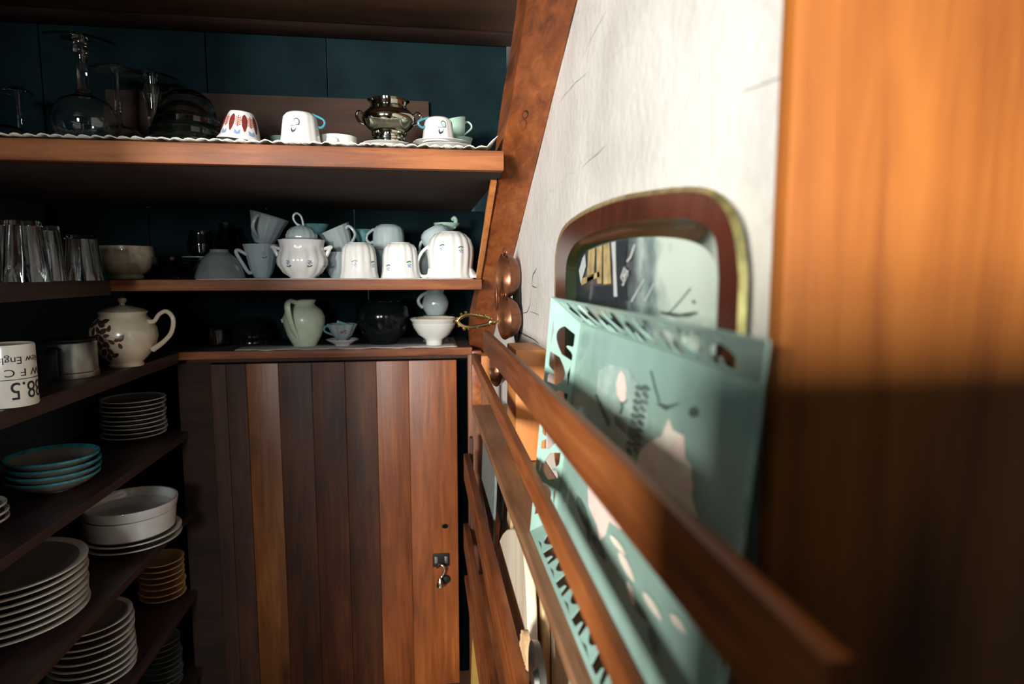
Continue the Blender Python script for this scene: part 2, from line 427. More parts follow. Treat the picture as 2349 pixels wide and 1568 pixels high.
wr = box('wall_right', WX, WX + 0.04, 0.352, 2.60, 0, 2.5, M['plaster'], bev=0); tag(wr, 'white cracked plaster wall beside the shelves', 'wall', kind='structure')
def crack(pix, w):
    pts = [at_x(x, y, WX) for x, y in pix]
    poly = ribbon([(p.y, p.z) for p in pts], w)
    n = len(poly) // 2
    V = [(WX - 0.0006, a, b) for a, b in poly]; F = [(i, i + 1, 2 * n - 2 - i, 2 * n - 1 - i) for i in range(n - 1)]
    V = [Vector(v) - wr.location for v in V]
    mesh('plaster_crack', V, F, M['crack'], wr, smooth=False)
crack([(1231, 615), (1228, 622), (1224, 628), (1222, 636), (1221, 648), (1221, 655), (1226, 658), (1232, 659)], [0.001, 0.002, 0.003, 0.002, 0.0015, 0.0015, 0.002, 0.001])
crack([(1219, 666), (1218, 684), (1216, 700), (1213, 708), (1209, 716), (1200, 718)], [0.0008, 0.001, 0.001, 0.002, 0.002, 0.0012])
crack([(1216, 714), (1228, 718), (1237, 722)], [0.0005, 0.0012, 0.0006])
crack([(1186, 758), (1205, 768), (1225, 778), (1236, 787)], [0.003, 0.003, 0.002, 0.001])
crack([(1394, 20), (1372, 60), (1355, 92), (1338, 130)], [0.0002, 0.0005, 0.0004, 0.0002])
crack([(1350, 165), (1320, 190), (1296, 218), (1283, 236)], [0.0002, 0.0005, 0.0004, 0.0002])
crack([(1392, 330), (1372, 352), (1352, 368), (1335, 385)], [0.0002, 0.0005, 0.0004, 0.0002])
crack([(1835, 160), (1770, 186), (1718, 205), (1700, 214)], [0.0002, 0.0005, 0.0004, 0.0002])

wfl = box('wall_far_left', -2.75, -2.70, -2.4, 0.33, 0, 2.4, M['tealroom'], bev=0); tag(wfl, 'dark wall of the room on the left', 'wall', kind='structure')
wl = box('wall_left', LW - 0.05, LW, 0.33, 2.5, 0, 2.3, M['tealroom'], bev=0); tag(wl, 'dark wall behind the side shelves', 'wall', kind='structure')
we = box('wall_return', -2.70, LX - 0.02, 0.29, 0.33, 0, 2.36, M['tealroom'], bev=0); tag(we, 'dark wall end at the side shelves', 'wall', kind='structure')
fl = box('floor', -2.7, 1.6, -2.4, 2.6, -0.05, 0.0, M['floor'], bev=0); tag(fl, 'dark wooden floor', 'floor', kind='structure')
# wall with the window the daylight comes through
wf = empty('wall_front', (-0.6, -2.22, 0)); tag(wf, 'wall with the window behind the viewer', 'wall', kind='structure')
for (a, b, c, d) in ((-2.7, -2.06, 0, 2.5), (-1.38, -0.66, 0, 2.5), (-0.24, 1.6, 0, 2.5), (-0.66, -0.24, 0, 1.50), (-0.66, -0.24, 2.06, 2.5), (-2.06, -1.38, 0, 1.36), (-2.06, -1.38, 2.04, 2.5)):
    o = box('wall_piece', a, b, -2.24, -2.18, c, d, M['tealroom'], bev=0); o.parent = wf; o.location -= wf.location
wn = empty('window_1', (-1.72, -2.2, 1.36)); tag(wn, 'white framed window behind the viewer', 'window', kind='structure')
for (a, b, c, d) in ((-0.34, -0.31, 0, 0.68), (0.31, 0.34, 0, 0.68), (-0.31, 0.31, 0, 0.03), (-0.31, 0.31, 0.65, 0.68), (-0.015, 0.015, 0.03, 0.65), (-0.31, -0.015, 0.33, 0.355), (0.015, 0.31, 0.33, 0.355)):
    o = box('window_bar', a, b, -0.02, 0.02, c, d, M['windowwhite'], wn, bev=0.004)
wn2 = empty('fill_window', (-0.45, -2.2, 1.50)); tag(wn2, 'narrow white framed window added behind the viewer for fill light', 'window', kind='structure')  # unseen window added as the opening for the fill lamp
for (a, b, c, d) in ((-0.21, -0.18, 0, 0.56), (0.18, 0.21, 0, 0.56), (-0.18, 0.18, 0, 0.03), (-0.18, 0.18, 0.53, 0.56), (-0.18, 0.18, 0.27, 0.29)):
    box('window_bar', a, b, -0.02, 0.02, c, d, M['windowwhite'], wn2, bev=0.004)
blocker = box('shade_blocker', -0.165, 0.55, -0.40, -0.03, 0, ZC + 0.022, M['darkwood'], bev=0.004); tag(blocker, 'unseen low block added behind the viewer to cast shade', 'wall', kind='structure')  # unseen block, added to shade the near door and lower tray

# flat board ceiling over the upper shelf, back panels in the colour of each niche's shade
sl = math.atan(0.5415)
nrm = Vector((0, math.sin(sl), math.cos(sl)))
YB1, YB2, YB3, ZTOP = 1.42, 1.88, 2.30, ZC + 0.48
ce = empty('ceiling', (0, 0.9, ZTOP)); tag(ce, 'ceiling of dark brown boards above the upper shelf', 'ceiling', kind='structure')
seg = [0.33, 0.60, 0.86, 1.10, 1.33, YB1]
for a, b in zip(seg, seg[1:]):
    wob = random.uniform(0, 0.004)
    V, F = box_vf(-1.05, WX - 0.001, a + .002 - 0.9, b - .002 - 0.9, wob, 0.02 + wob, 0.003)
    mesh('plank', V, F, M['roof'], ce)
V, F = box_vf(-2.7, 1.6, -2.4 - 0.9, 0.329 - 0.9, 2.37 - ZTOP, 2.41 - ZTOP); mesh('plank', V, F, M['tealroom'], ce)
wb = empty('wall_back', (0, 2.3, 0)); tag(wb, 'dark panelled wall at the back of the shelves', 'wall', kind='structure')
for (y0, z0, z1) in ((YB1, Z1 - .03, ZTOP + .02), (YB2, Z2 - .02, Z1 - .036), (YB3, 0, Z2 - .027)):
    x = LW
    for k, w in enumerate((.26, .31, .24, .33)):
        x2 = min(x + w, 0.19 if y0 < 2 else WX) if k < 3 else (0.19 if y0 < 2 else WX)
        V, F = box_vf(x + .001, x2 - .001, y0 - 2.3, y0 + .015 - 2.3, z0, z1, .002); mesh('panel', V, F, M['tealshade'], wb); x = x2
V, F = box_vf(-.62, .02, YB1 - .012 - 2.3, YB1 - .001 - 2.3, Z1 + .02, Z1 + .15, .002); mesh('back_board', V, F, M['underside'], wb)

# leaning beam against the plaster
A = Vector((0, 0.30, roof_z(0.30))); B = Vector((0, 2.05, roof_z(2.05)))
bx = (0.148 + WX - 0.001) / 2
bm_w = WX - 0.001 - 0.148
bt = empty('leaning_beam', (bx, B.y, B.z)); tag(bt, 'leaning rough orange brown beam along the plaster wall', 'beam')
L = (B - A).length
V, F = [], []
n = 26
for i in range(n + 1):
    t = i / n; p = A + (B - A) * t
    for (dx, dn) in ((-bm_w / 2, 0.006), (-bm_w / 2 + 0.007, 0), (bm_w / 2, 0), (bm_w / 2, 0.085), (-bm_w / 2, 0.085)):
        j = 0.0015 * math.sin(7 * t * 6 + dx * 90) + random.uniform(-0.0008, 0.0008)
        V.append(Vector((dx + (j if dx < bm_w / 2 else min(j, 0)), 0, 0)) + p + nrm * (dn + (j if dn < 0.05 else 0)) - Vector((0, B.y, B.z)))
for i in range(n):
    for k in range(5): F.append((i * 5 + k, i * 5 + (k + 1) % 5, (i + 1) * 5 + (k + 1) % 5, (i + 1) * 5 + k))
F += [tuple(range(5)), tuple(n * 5 + k for k in range(5))]
mesh('beam_timber', V, F, M['beam'], bt)
p0, p1 = Vector((0.140, 1.60, roof_z(1.60) + 0.004)), Vector((0.140, 1.24, roof_z(1.24) + 0.004))
o = bar('edge_batten', p0 - bt.location, p1 - bt.location, 0.012, 0.012, M['orange'], bt)
for (x, y, r) in ((1248, 14, 0.006), (1276, 26, 0.004), (1205, 262, 0.0065), (1200, 285, 0.008)):
    # nail holes and knots: short dark plugs let into the timber's underside
    d = ray(x, y); k = (roof_z(0) - ZC) / (d.z + 0.5415 * d.y); c = C0 + d * k
    V, F = lathe_vf([(0, 0), (r * 0.7, 0), (r, -0.0006), (r, 0.004), (0, 0.004)], 12)
    R = Matrix.Rotation(-sl, 4, 'X')
    mesh('knot', [R @ Vector((v[0] * 0.8, v[1] * 1.6, v[2])) for v in V], F, M['darkwood'], bt).location = c - bt.location

# near door edge, out of focus
dr = box('door_1', WX - 0.012, 0.95, 0.335, 0.350, 0, 2.36, M['nearwood'], bev=0.002); tag(dr, 'blurred orange brown wooden door very close at the right', 'door', kind='structure')

# ------------------------------------------------------------------ shelves and counter
def shelf(name, x0, x1, y0, y1, ztop, th, mat, label, bev=0.004):
    if mat is not M['shelfX']: return tag(box(name, x0, x1, y0, y1, ztop - th, ztop, mat, bev=bev), label, 'shelf')
    t = tag(empty(name, ((x0 + x1) / 2, y0, ztop - th)), label, 'shelf')
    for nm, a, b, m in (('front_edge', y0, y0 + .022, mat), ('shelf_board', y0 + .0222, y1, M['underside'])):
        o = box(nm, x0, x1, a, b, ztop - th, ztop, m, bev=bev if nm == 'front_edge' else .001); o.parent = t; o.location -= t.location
    return t
shelf('wall_shelf', LW, 0.146, Y1, 1.895, Z1, 0.035, M['shelfX'], 'upper brown wooden shelf holding the upturned glasses and painted cups')
shelf('wall_shelf', LW, 0.146, Y2, 2.315, Z2, 0.026, M['shelfX'], 'brown wooden shelf holding the white mugs and lidded sugar bowl')
shelf('counter_top', LW, 0.150, Y3, 2.30, Z3, 0.024, M['shelfX'], 'brown wooden ledge right above the plank cupboard door')
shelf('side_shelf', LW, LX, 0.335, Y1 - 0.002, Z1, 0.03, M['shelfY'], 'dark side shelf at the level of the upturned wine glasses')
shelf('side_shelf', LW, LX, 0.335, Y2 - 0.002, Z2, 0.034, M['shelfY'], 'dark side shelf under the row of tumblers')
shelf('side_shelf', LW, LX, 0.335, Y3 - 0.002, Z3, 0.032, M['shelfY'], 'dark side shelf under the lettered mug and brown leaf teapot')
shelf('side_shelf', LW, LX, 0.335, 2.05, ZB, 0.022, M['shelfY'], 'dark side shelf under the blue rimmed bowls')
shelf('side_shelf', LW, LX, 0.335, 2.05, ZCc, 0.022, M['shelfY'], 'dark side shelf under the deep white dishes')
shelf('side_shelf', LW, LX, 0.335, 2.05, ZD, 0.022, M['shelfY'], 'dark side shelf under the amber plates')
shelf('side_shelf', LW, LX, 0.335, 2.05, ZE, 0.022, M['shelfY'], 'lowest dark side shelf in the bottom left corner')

# lace runner on the upper shelf
V, F = [], []
x0, x1 = -0.86, 0.135; n = 200
for i in range(n + 1):
    x = x0 + (x1 - x0) * i / n
    sc = 0.004 * abs(math.sin(i * PI / 4)); lift = 0.0012 * math.sin(i * 0.37) + 0.001 * math.sin(i * 1.3)
    up = max(0, (x - 0.105) / 0.03) ** 2 * 0.022
    for (dy, dz) in ((-0.006 - sc, 0.0008 + sc * 0.8), (0.004, 0.0028 + lift), (0.05, 0.0022), (0.22, 0.0018)):
        V.append((x, Y1 + dy, Z1 + dz + abs(lift) * 0.5 + up))
for i in range(n):
    for k in range(3): F.append((i * 4 + k, i * 4 + k + 1, (i + 1) * 4 + k + 1, (i + 1) * 4 + k))
o = mesh('lace_runner', V, F, M['lace']); tag(o, 'white lace runner with scalloped edge along the upper shelf', 'runner')
md = o.modifiers.new('thick', 'SOLIDIFY'); md.thickness = 0.0012; md.offset = 1
# paper liners
def liner(x0, x1, y0, y1, z, label, amp=0.004, mat='paper'):
    n = 60; V, F = [], []
    for i in range(n + 1):
        x = x0 + (x1 - x0) * i / n
        e = amp * (math.sin(i * 0.55) + 0.5 * math.sin(i * 1.23 + 1))
        for (y, dz) in ((y0 - 0.002 + e, -0.0005 + 0.0006), (y0 + 0.012 + e, 0.0014), (y0 + 0.06, 0.0014), (y1, 0.0014)): V.append((x, y, z + dz))
    for i in range(n):
        for k in range(3): F.append((i * 4 + k, i * 4 + k + 1, (i + 1) * 4 + k + 1, (i + 1) * 4 + k))
    o = mesh('shelf_liner', V, F, M[mat]); md = o.modifiers.new('thick', 'SOLIDIFY'); md.thickness = 0.0008; md.offset = 1
    return tag(o, label, 'liner')
liner(-0.52, 0.125, Y2 + 0.006, Y2 + 0.27, Z2, 'pale paper liner under the white mugs')
liner(-0.55, 0.105, Y3 + 0.012, Y3 + 0.28, Z3, 'pale paper liner under the celadon pitcher', 0.008)

# ------------------------------------------------------------------ plank cupboard with door
cb = empty('plank_cupboard', (-0.30, YD, 0)); tag(cb, 'brown plank cupboard with vertical boards below the ledge', 'cupboard')
def cpart(name, x0, x1, y0, y1, z0, z1, mat, parent=None, bev=0.002):
    o = box(name, x0, x1, y0, y1, z0, z1, mat, bev=bev); o.parent = parent or cb; o.location -= cb.location
    return o
ZT = Z3 - 0.024
door_top = at_y(900, 828, YD).z
xd0, xd1 = at_y(484, 900, YD).x, at_y(1048, 900, YD).x
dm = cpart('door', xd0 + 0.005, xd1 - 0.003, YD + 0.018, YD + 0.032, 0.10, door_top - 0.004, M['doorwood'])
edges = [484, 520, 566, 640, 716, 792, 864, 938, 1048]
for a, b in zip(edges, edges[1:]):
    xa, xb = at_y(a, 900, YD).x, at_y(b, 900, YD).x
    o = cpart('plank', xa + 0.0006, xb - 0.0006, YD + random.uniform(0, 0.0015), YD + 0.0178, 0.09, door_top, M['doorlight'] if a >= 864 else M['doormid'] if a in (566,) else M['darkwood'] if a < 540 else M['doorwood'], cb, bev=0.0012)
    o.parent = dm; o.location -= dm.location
def dchild(o): o.parent = dm; o.location = o.location - cb.location - dm.location; return o
# latch
pc = at_y(1012, 1283, YD)
V, F = box_vf(-0.027, 0.027, -0.005, 0, -0.022, 0.022, 0.003); o = mesh('latch_plate', V, F, M['iron']); o.location = pc; dchild(o)
tag(o, 'dark iron latch plate')
V, F = merge([tube_vf(spline([(-0.013, -0.008, -0.022), (-0.004, -0.018, -0.010), (0.006, -0.022, -0.012), (0.010, -0.022, -0.028), (0.002, -0.022, -0.044), (-0.004, -0.024, -0.050)]), 0.0042, 10)])
o = mesh('latch_hook', V, F, M['nickel']); o.location = pc; dchild(o); tag(o, 'shiny curved latch hook')
V, F = lathe_vf([(0, 0.034), (0.0045, 0.032), (0.007, 0.024), (0.0125, 0.012), (0.0125, 0.004), (0.008, 0.0), (0, -0.001)], 18)
o = mesh('latch_drop', V, F, M['nickel']); o.location = pc + Vector((-0.005, -0.024, -0.082)); dchild(o); tag(o, 'pear shaped shiny latch drop')
V, F = lathe_vf([(0, 0), (0.013, 0), (0.015, 0.003), (0.013, 0.010), (0, 0.012)], 18)
o = mesh('latch_boss', V, F, M['iron']); o.rotation_euler = (PI / 2, 0, 0); o.location = pc + Vector((0.014, 0.0, -0.066)); dchild(o)
for sx in (-0.016, 0.016):
    V, F = box_vf(-0.005, 0.005, -0.009, -0.0045, -0.012, 0.012, 0.002); o = mesh('latch_stud', V, F, M['steel']); o.location = pc + Vector((sx, 0, 0.002)); dchild(o)
V, F = lathe_vf([(0, 0.0), (0.010, 0.0), (0.010, -0.002), (0, -0.002)], 16); pk = at_y(1021, 1206, YD)
o = mesh('keyhole', [(v[0], v[2], v[1] * 0.75) for v in V], F, M['black']); o.location = pk; dchild(o)
cpart('header_rail', LX + 0.005, 0.150, YD - 0.004, YD + 0.02, door_top + 0.006, ZT - 0.001, M['darkwood'])
xj0, xj1 = at_y(1074, 1000, YD).x, at_y(1122, 1000, YD).x
cpart('side_jamb', xj0, xj1 + 0.03, YD - 0.012, YD + 0.03, 0.05, ZT - 0.001, M['doorwood'])
cpart('side_jamb', LX - 0.02, xd0 + 0.002, YD - 0.004, YD + 0.03, 0.05, door_top + 0.006, M['underside'])
cpart('back_panel', LX, 0.19, YD + 0.12, YD + 0.13, 0.05, ZT - 0.001, M['tealshade'])

# ------------------------------------------------------------------ dishes: builders
P_MUG = [(0, 0), (.50, 0), (.52, .02, .2), (.68, .055, .5), (.82, .17, 1), (.885, .38, 1), (.905, .68, 1), (.93, .84, .5), (1, 1, 0), (.965, 1), (.89, .84), (.86, .6), (.80, .3), (.6, .1), (0, .07)]
P_CUP = [(0, 0), (.48, 0), (.50, .05, .3), (.56, .09, .6), (.72, .26, 1), (.82, .5, 1), (.90, .78, 1), (1, 1, .6), (.965, 1, .6), (.86, .78), (.74, .46), (.55, .18), (0, .12)]
P_TALLCUP = [(0, 0), (.42, 0), (.45, .03, .2), (.60, .16, 1), (.74, .42, 1), (.86, .72, 1), (1, 1, .3), (.96, 1), (.82, .72), (.68, .4), (.5, .14), (0, .08)]
P_BOWL = [(0, 0), (.36, 0), (.38, .10), (.44, .13), (.66, .30), (.86, .62), (.94, .82), (1, 1), (.965, 1), (.90, .82), (.80, .6), (.6, .32), (.3, .2), (0, .18)]
P_PLATE = [(0, 0), (.54, 0), (.56, .16), (.70, .40), (.86, .74), (1, 1), (.995, 1.06), (.86, .86), (.66, .50), (.54, .34), (0, .30)]
P_SAUCER = [(0, 0), (.46, 0), (.48, .16), (.7, .5), (1, 1), (.99, 1.1), (.7, .66), (.45, .34), (0, .3)]
def scaled(prof, R, H): return [(p[0] * R, p[1] * H) + tuple(p[2:]) for p in prof]
def sprig(prof, th, z, parent, s=1.0, flip=False):
    rf = outer_r(prof); k = -1 if flip else 1
    wrap_print('leaf_print', [[(u * s, k * v * s) for u, v in ribbon([(-.0055, -.006), (-.002, -.0078), (.002, -.0070), (.006, -.0045)], .0022)]], rf, th, z, M['greenink'], parent)
    wrap_print('flower_print', [leafpoly(dx * s, k * dy * s, .0036 * s, .0028 * s, 0.6) for dx, dy in ((-.0035, .001), (0, .003), (.0035, .0015), (-.001, -.0015), (.002, .0055), (-.003, .006))], rf, th, z, M['blueink'], parent)
def cup_handle(prof, parent, mat, th, zt, zb, out, r=0.0042, name='handle', flat=0.8):
    rf = outer_r(prof); c, s = math.cos(th), math.sin(th)
    def q(rr, z): return (rr * c, rr * s, z)
    a, b = rf(zt) - 0.0015, rf(zb) - 0.0015; m = max(a, b)
    h = zt - zb
    pts = spline([q(a, zt), q(m + out * .55, zt + h * .06), q(m + out, zt - h * .22), q(m + out * .85, zt - h * .58), q(b + out * .38, zb + h * .08), q(b, zb)], 6)
    return tube(name, pts, [r * 1.15, r, r * .95, r, r * 1.1], mat, parent, 10, flat)
def cup(name, R, H, prof, mat, label, cat, flute=0, amp=0.0, handle=None, hmat=None, group=None, n=64, body='cup_body'):
    t = empty(name); tag(t, label, cat, group)
    pr = scaled(prof, R, H)
    lathe(body, pr, mat, t, n, flute, amp)
    if handle is not None:
        th, zt, zb, out, r = handle
        cup_handle(pr, t, hmat or mat, th, zt * H, zb * H, out, r)
    return t, pr
def put(t, loc, rz=0, inverted=False, H=0, tilt=None):
    if inverted:
        t.location = Vector(loc) + Vector((0, 0, H)); t.rotation_euler = (PI, 0, rz)
    else:
        t.location = loc; t.rotation_euler = (0, 0, rz)
    if tilt is not None: t.rotation_euler = tilt
    return t
def sp(px, Y, z):
    """point at depth Y and height z that appears in photo column px"""
    d = ray(px, 700); x = 0
    for _ in range(6):
        p = Vector((x, Y, z)); q = p - C0
        u = CX + FPX * q.dot(_r) / q.dot(_f)
        x += (px - u) * q.dot(_f) / FPX
    return Vector((x, Y, z))

# ------------------------------------------------------------------ upper shelf
ZS = Z1 + 0.0045
def goblet(px, Y, R, prof, label, mat='glass'):
    p = sp(px, Y, ZS); t = empty('wine_glass', p, (0, 0, 0)); tag(t, label, 'glass', 'upturned wine glasses on the upper shelf')
    bowl, stem, foot = prof
    lathe('bowl', bowl, M[mat], t, 56); lathe('stem', stem, M[mat], t, 24); lathe('foot', foot, M[mat], t, 48)
    return t
# big glass, upside down: rim on the shelf
p = sp(200, 1.19, ZS); s = mpp(p); HH = 238 * s; Rb = 70 * s; hb = 106 * s
def gob(HH, Rb, hb, rim, sr, Rf, knob=0.0, wall=0.0011, bulb=None):
    bowl = [(Rb * rim, 0), (Rb * (rim + 1) / 2 * 1.02, hb * .16), (Rb, hb * .42), (Rb * .93, hb * .66), (Rb * .70, hb * .87), (Rb * .34, hb * .985), (sr * 1.3, hb + .004)]
    inner = [(max(r - wall, .0005), z - (wall if i > 2 else 0)) for i, (r, z) in enumerate(bowl[:-1])][::-1]
    bowl = bowl + [(0.0006, hb + .004), (0.0006, hb - .004)] + inner + [bowl[0]]
    zt = HH - .004
    stem = [(0.0002, hb + .0042), (sr * 1.6, hb + .0042), (sr * 1.15, hb + .012)]
    if bulb: stem += [(bulb[1], hb + (HH - hb) * bulb[0] - .018), (bulb[1] * 1.25, hb + (HH - hb) * bulb[0]), (bulb[1], hb + (HH - hb) * bulb[0] + .016)]
    stem += [(sr, hb + (HH - hb) * .5), (sr * 1.15, HH - .034)]
    if knob: stem += [(sr * 1.3, HH - .030), (knob, HH - .027), (knob, HH - .0235), (sr * 1.3, HH - .021), (sr * 1.25, HH - .010)]
    stem += [(sr * 1.8, zt - .0002), (0.0002, zt - .0002)]
    foot = [(0.0002, zt), (Rf * .3, zt + .0003), (Rf, zt - .0075), (Rf, zt - .0062), (Rf * .4, zt + .0035), (0.0002, HH)]
    return bowl, stem, foot
goblet(200, 1.19, Rb, gob(HH, Rb, hb, .80, 10 * s, 70 * s, 14.5 * s), 'largest upturned wine glass with a tall thick stem')
p = sp(278, 1.31, ZS); s = mpp(p)
goblet(278, 1.31, 60 * s, gob(200 * s, 54 * s, 66 * s, .9, 5.5 * s, 52 * s), 'thin stemmed upturned wine glass just right of the largest glass')
p = sp(358, 1.36, ZS); s = mpp(p)
goblet(358, 1.36, 50 * s, gob(196 * s, 46 * s, 60 * s, .92, 8 * s, 55 * s, bulb=(.66, 15 * s)), 'upturned goblet with a bulging stem behind the nested glass bowls')
p = sp(52, 1.32, ZS); s = mpp(p)
goblet(52, 1.32, 34 * s, gob(150 * s, 32 * s, 40 * s, .9, 4 * s, 30 * s), 'small slim upturned glass near the left edge of the upper shelf')
# glass dishes
def dish(name, px, Y, z, R, H, prof, mat, label, cat, group=None, inverted=False, flute=0, amp=0, rz=0, n=48):
    p = sp(px, Y, z); o = lathe(name, scaled(prof, R, H), M[mat] if isinstance(mat, str) else mat, None, n, flute, amp)
    tag(o, label, cat, group); o.location = p + (Vector((0, 0, H)) if inverted else Vector((0, 0, 0)))
    o.rotation_euler = (PI if inverted else 0, 0, rz)
    return o
P_GBOWL = [(0, 0), (.42, 0), (.46, .03), (.72, .22), (.88, .55), (.93, .74), (.94, .80), (1, .86), (1, 1), (.97, 1), (.96, .88), (.90, .80), (.84, .55), (.68, .27), (.42, .09), (0, .07)]
s = mpp(sp(425, 1.20, ZS))
dish('glass_bowl', 424, 1.20, ZS, 78 * s, 80 * s, P_GBOWL, 'greenglass', 'lowest upturned glass bowl of the nested bowls on lace', 'bowl', 'nested glass bowls', True)
dish('glass_bowl', 426, 1.20, ZS + 0.0175, 74 * s, 74 * s, [(r * (1 if z > .6 else .985), z) for r, z in P_GBOWL], 'greenglass', 'middle upturned glass bowl of the nested bowls on lace', 'bowl', 'nested glass bowls', True)
dish('glass_bowl', 432, 1.20, ZS + 0.035, 70 * s, 76 * s, P_GBOWL, 'greenglass', 'topmost upturned glass bowl of the nested bowls on lace', 'bowl', 'nested glass bowls', True)
dish('glass_dish', 18, 1.22, ZS, 52 * s, 40 * s, P_GBOWL, 'glass', 'round clear glass dish at the far left of the upper shelf', 'dish', None, True)
dish('glass_saucer', 110, 1.27, ZS, 46 * s, 26 * s, P_BOWL, 'glass', 'low clear glass dish just left of the largest glass', 'dish')
t = empty('glass_stopper', sp(566, 1.29, ZS)); tag(t, 'clear glass stopper with ball knob behind the red leaf cup', 'stopper')
s = mpp(t.location)
lathe('stopper_body', [(0, 0), (30 * s, 0), (26 * s, 20 * s), (9 * s, 52 * s), (6 * s, 58 * s), (0, 58 * s)], M['glass'], t, 24)
lathe('ball_knob', [(0, 58.2 * s), (7 * s, 59 * s), (14 * s, 69 * s), (13 * s, 79 * s), (6 * s, 86 * s), (0, 87 * s)], M['glass'], t, 24)
# red leaf cup on its saucer
p = sp(558, 1.175, ZS); s = mpp(p)
dish('small_dish', 558, 1.175, ZS, 33 * s, 14 * s, P_SAUCER, 'white', 'little white dish under the red leaf cup', 'dish', None, True)
t, pr = cup('painted_cup', 50 * s, 64 * s, [(0, 0), (.50, 0), (.54, .04), (.68, .28), (.80, .62), (.86, .82), (1, .97), (1, 1), (.96, 1), (.82, .83), (.62, .3), (.4, .08), (0, .06)], M['white'], 'upturned white cup with dark red leaves, leaning on a small dish', 'cup')
put(t, p + Vector((0, 0, 9 * s)), 0, True, 64 * s)
t.rotation_euler = (PI + 0.02, 0.10, 0)
rf = outer_r(pr)
for k, th in enumerate((-2.62, -1.86, -1.12, -.40)):   # local -y ends up towards +y; the print goes round the whole cup
    wrap_print('red_leaf', [leafpoly(0, 0, .030, .009, PI / 2)], rf, -th, 28 * s, M['redleaf'], t)
for th in (2.24, 1.49, .76):
    wrap_print('red_sprig', [ribbon([(0, -.010), (0.0004, .010)], .0011)] + [ribbon([(0, v), (sg * .0045, v - .003)], .0011) for v in (-.004, -.001, .002, .005, .008) for sg in (-1, 1)], rf, th, 24 * s, M['redline'], t)
    wrap_print('grey_motif', [ribbon([(-.004, -.003), (-.004, .003), (0, .0045), (.004, .003), (.004, -.003)], .0012)], rf, th, 48 * s, M['blueink'], t)
# white fluted cup with teal handle
def leafcup(px, Y, w, h, th_leaf, th_h, label, z=ZS, grp='fluted cups with leaf print'):
    p = sp(px, Y, z); s = mpp(p); R, H = w / 2 * s, h * s
    prof = [(0, 0), (.60, 0), (.66, .03, .2), (.80, .14, .7), (.86, .40, 1), (.92, .72, 1), (1, 1, .4), (.96, 1, .4), (.85, .7), (.78, .35), (.6, .08), (0, .06)]
    t, pr = cup('fluted_cup', R, H, prof, M['white'], label, 'cup', 12, .035, (th_h, .90 if False else .40, .02, 17 * s, 3.4 * s), M['tealline'], grp)
    ring = [(r, zz) for r, zz in ((pr[1][0] * 1.005, .0002), (pr[2][0] * 1.012, pr[2][1] + .0012), (pr[2][0] * 1.0, pr[2][1] + .003), (pr[1][0] * .9, .0022))]
    lathe('teal_band', ring + [ring[0]], M['tealline'], t, 40)
    put(t, p, 0, True, H)
    rf = outer_r(pr)
    out = [leafpoly(-.003, -.006, .013, .0085, 1.9), leafpoly(.003, .007, .011, .008, 1.2)]
    wrap_print('leaf_outline', out + [ribbon([(-.007, -.001), (.008, .0005)], .0009)], rf, th_leaf, H * .47, M['ink'], t)
    wrap_print('leaf_fill', [[(u * .78 - .0005, v * .78 - .001) for u, v in q] for q in out], rf, th_leaf, H * .47, M['mintink'], t, off=.0011)
    return t
leafcup(690, 1.165, 94, 72, 1.66, .10, 'larger upturned white cup with mint leaf print and teal handle')
s = mpp(sp(1005, 1.17, ZS))
SAUC = 'scalloped saucers on the upper shelf'
def saucer(px, Y, z, R, H, label, tilt=(0, 0, 0), mat='white', name='saucer', grp=SAUC):
    o = dish(name, px, Y, z, R, H, [(p[0], p[1], 1 if p[0] > .6 else 0) for p in P_SAUCER], mat, label, 'saucer', grp, False, 10, .03, n=60)
    o.rotation_euler = tilt; return o
saucer(885, 1.21, ZS, 60 * s, 11 * s, 'lower white saucer under the silver sugar bowl')
saucer(888, 1.21, ZS + 7 * s, 60 * s, 11 * s, 'upper white saucer under the silver sugar bowl')
saucer(1022, 1.19, ZS, 66 * s, 11 * s, 'lower saucer under the smaller upturned leaf print cup')
saucer(1012, 1.19, ZS + 8.5 * s, 66 * s, 12 * s, 'upper saucer under the smaller upturned leaf print cup')
leafcup(1006, 1.175, 78, 56, 1.35, 2.75, 'smaller upturned white leaf print cup standing on two saucers', ZS + 16 * s)
saucer(1052, 1.26, ZS, 50 * s, 16 * s, 'brown edged saucer behind the stacked saucers at the right end', mat='stone', grp=None)
# pale green cups behind
p = sp(1052, 1.29, ZS + .011); s2 = mpp(p)
t, pr = cup('green_cup', 33 * s2, 40 * s2, P_CUP, M['greencup'], 'lower pale green cup behind the right leaf print cup', 'cup', group='pale green cups on the upper shelf')
put(t, p)
t, pr = cup('green_cup', 37 * s2, 40 * s2, P_CUP, M['greencup'], 'upper pale green cup tipped over another, handle to the right', 'cup', handle=(0.1, .75, .1, 14 * s2, 3 * s2), group='pale green cups on the upper shelf')
put(t, sp(1044, 1.29, ZS + .011 + 40 * s2 - .002), 0); t.rotation_euler = (0, -0.28, 0)
t, pr = cup('green_cup', 26 * s2, 44 * s2, P_CUP, M['greencup'], 'small pale green cup half hidden behind the larger leaf print cup', 'cup', group='pale green cups on the upper shelf')
put(t, sp(648, 1.29, ZS))
dish('small_dish', 636, 1.22, ZS, 18 * s, 15 * s, P_BOWL, 'bluewhite', 'tiny white dish beside the larger leaf print cup', 'dish')
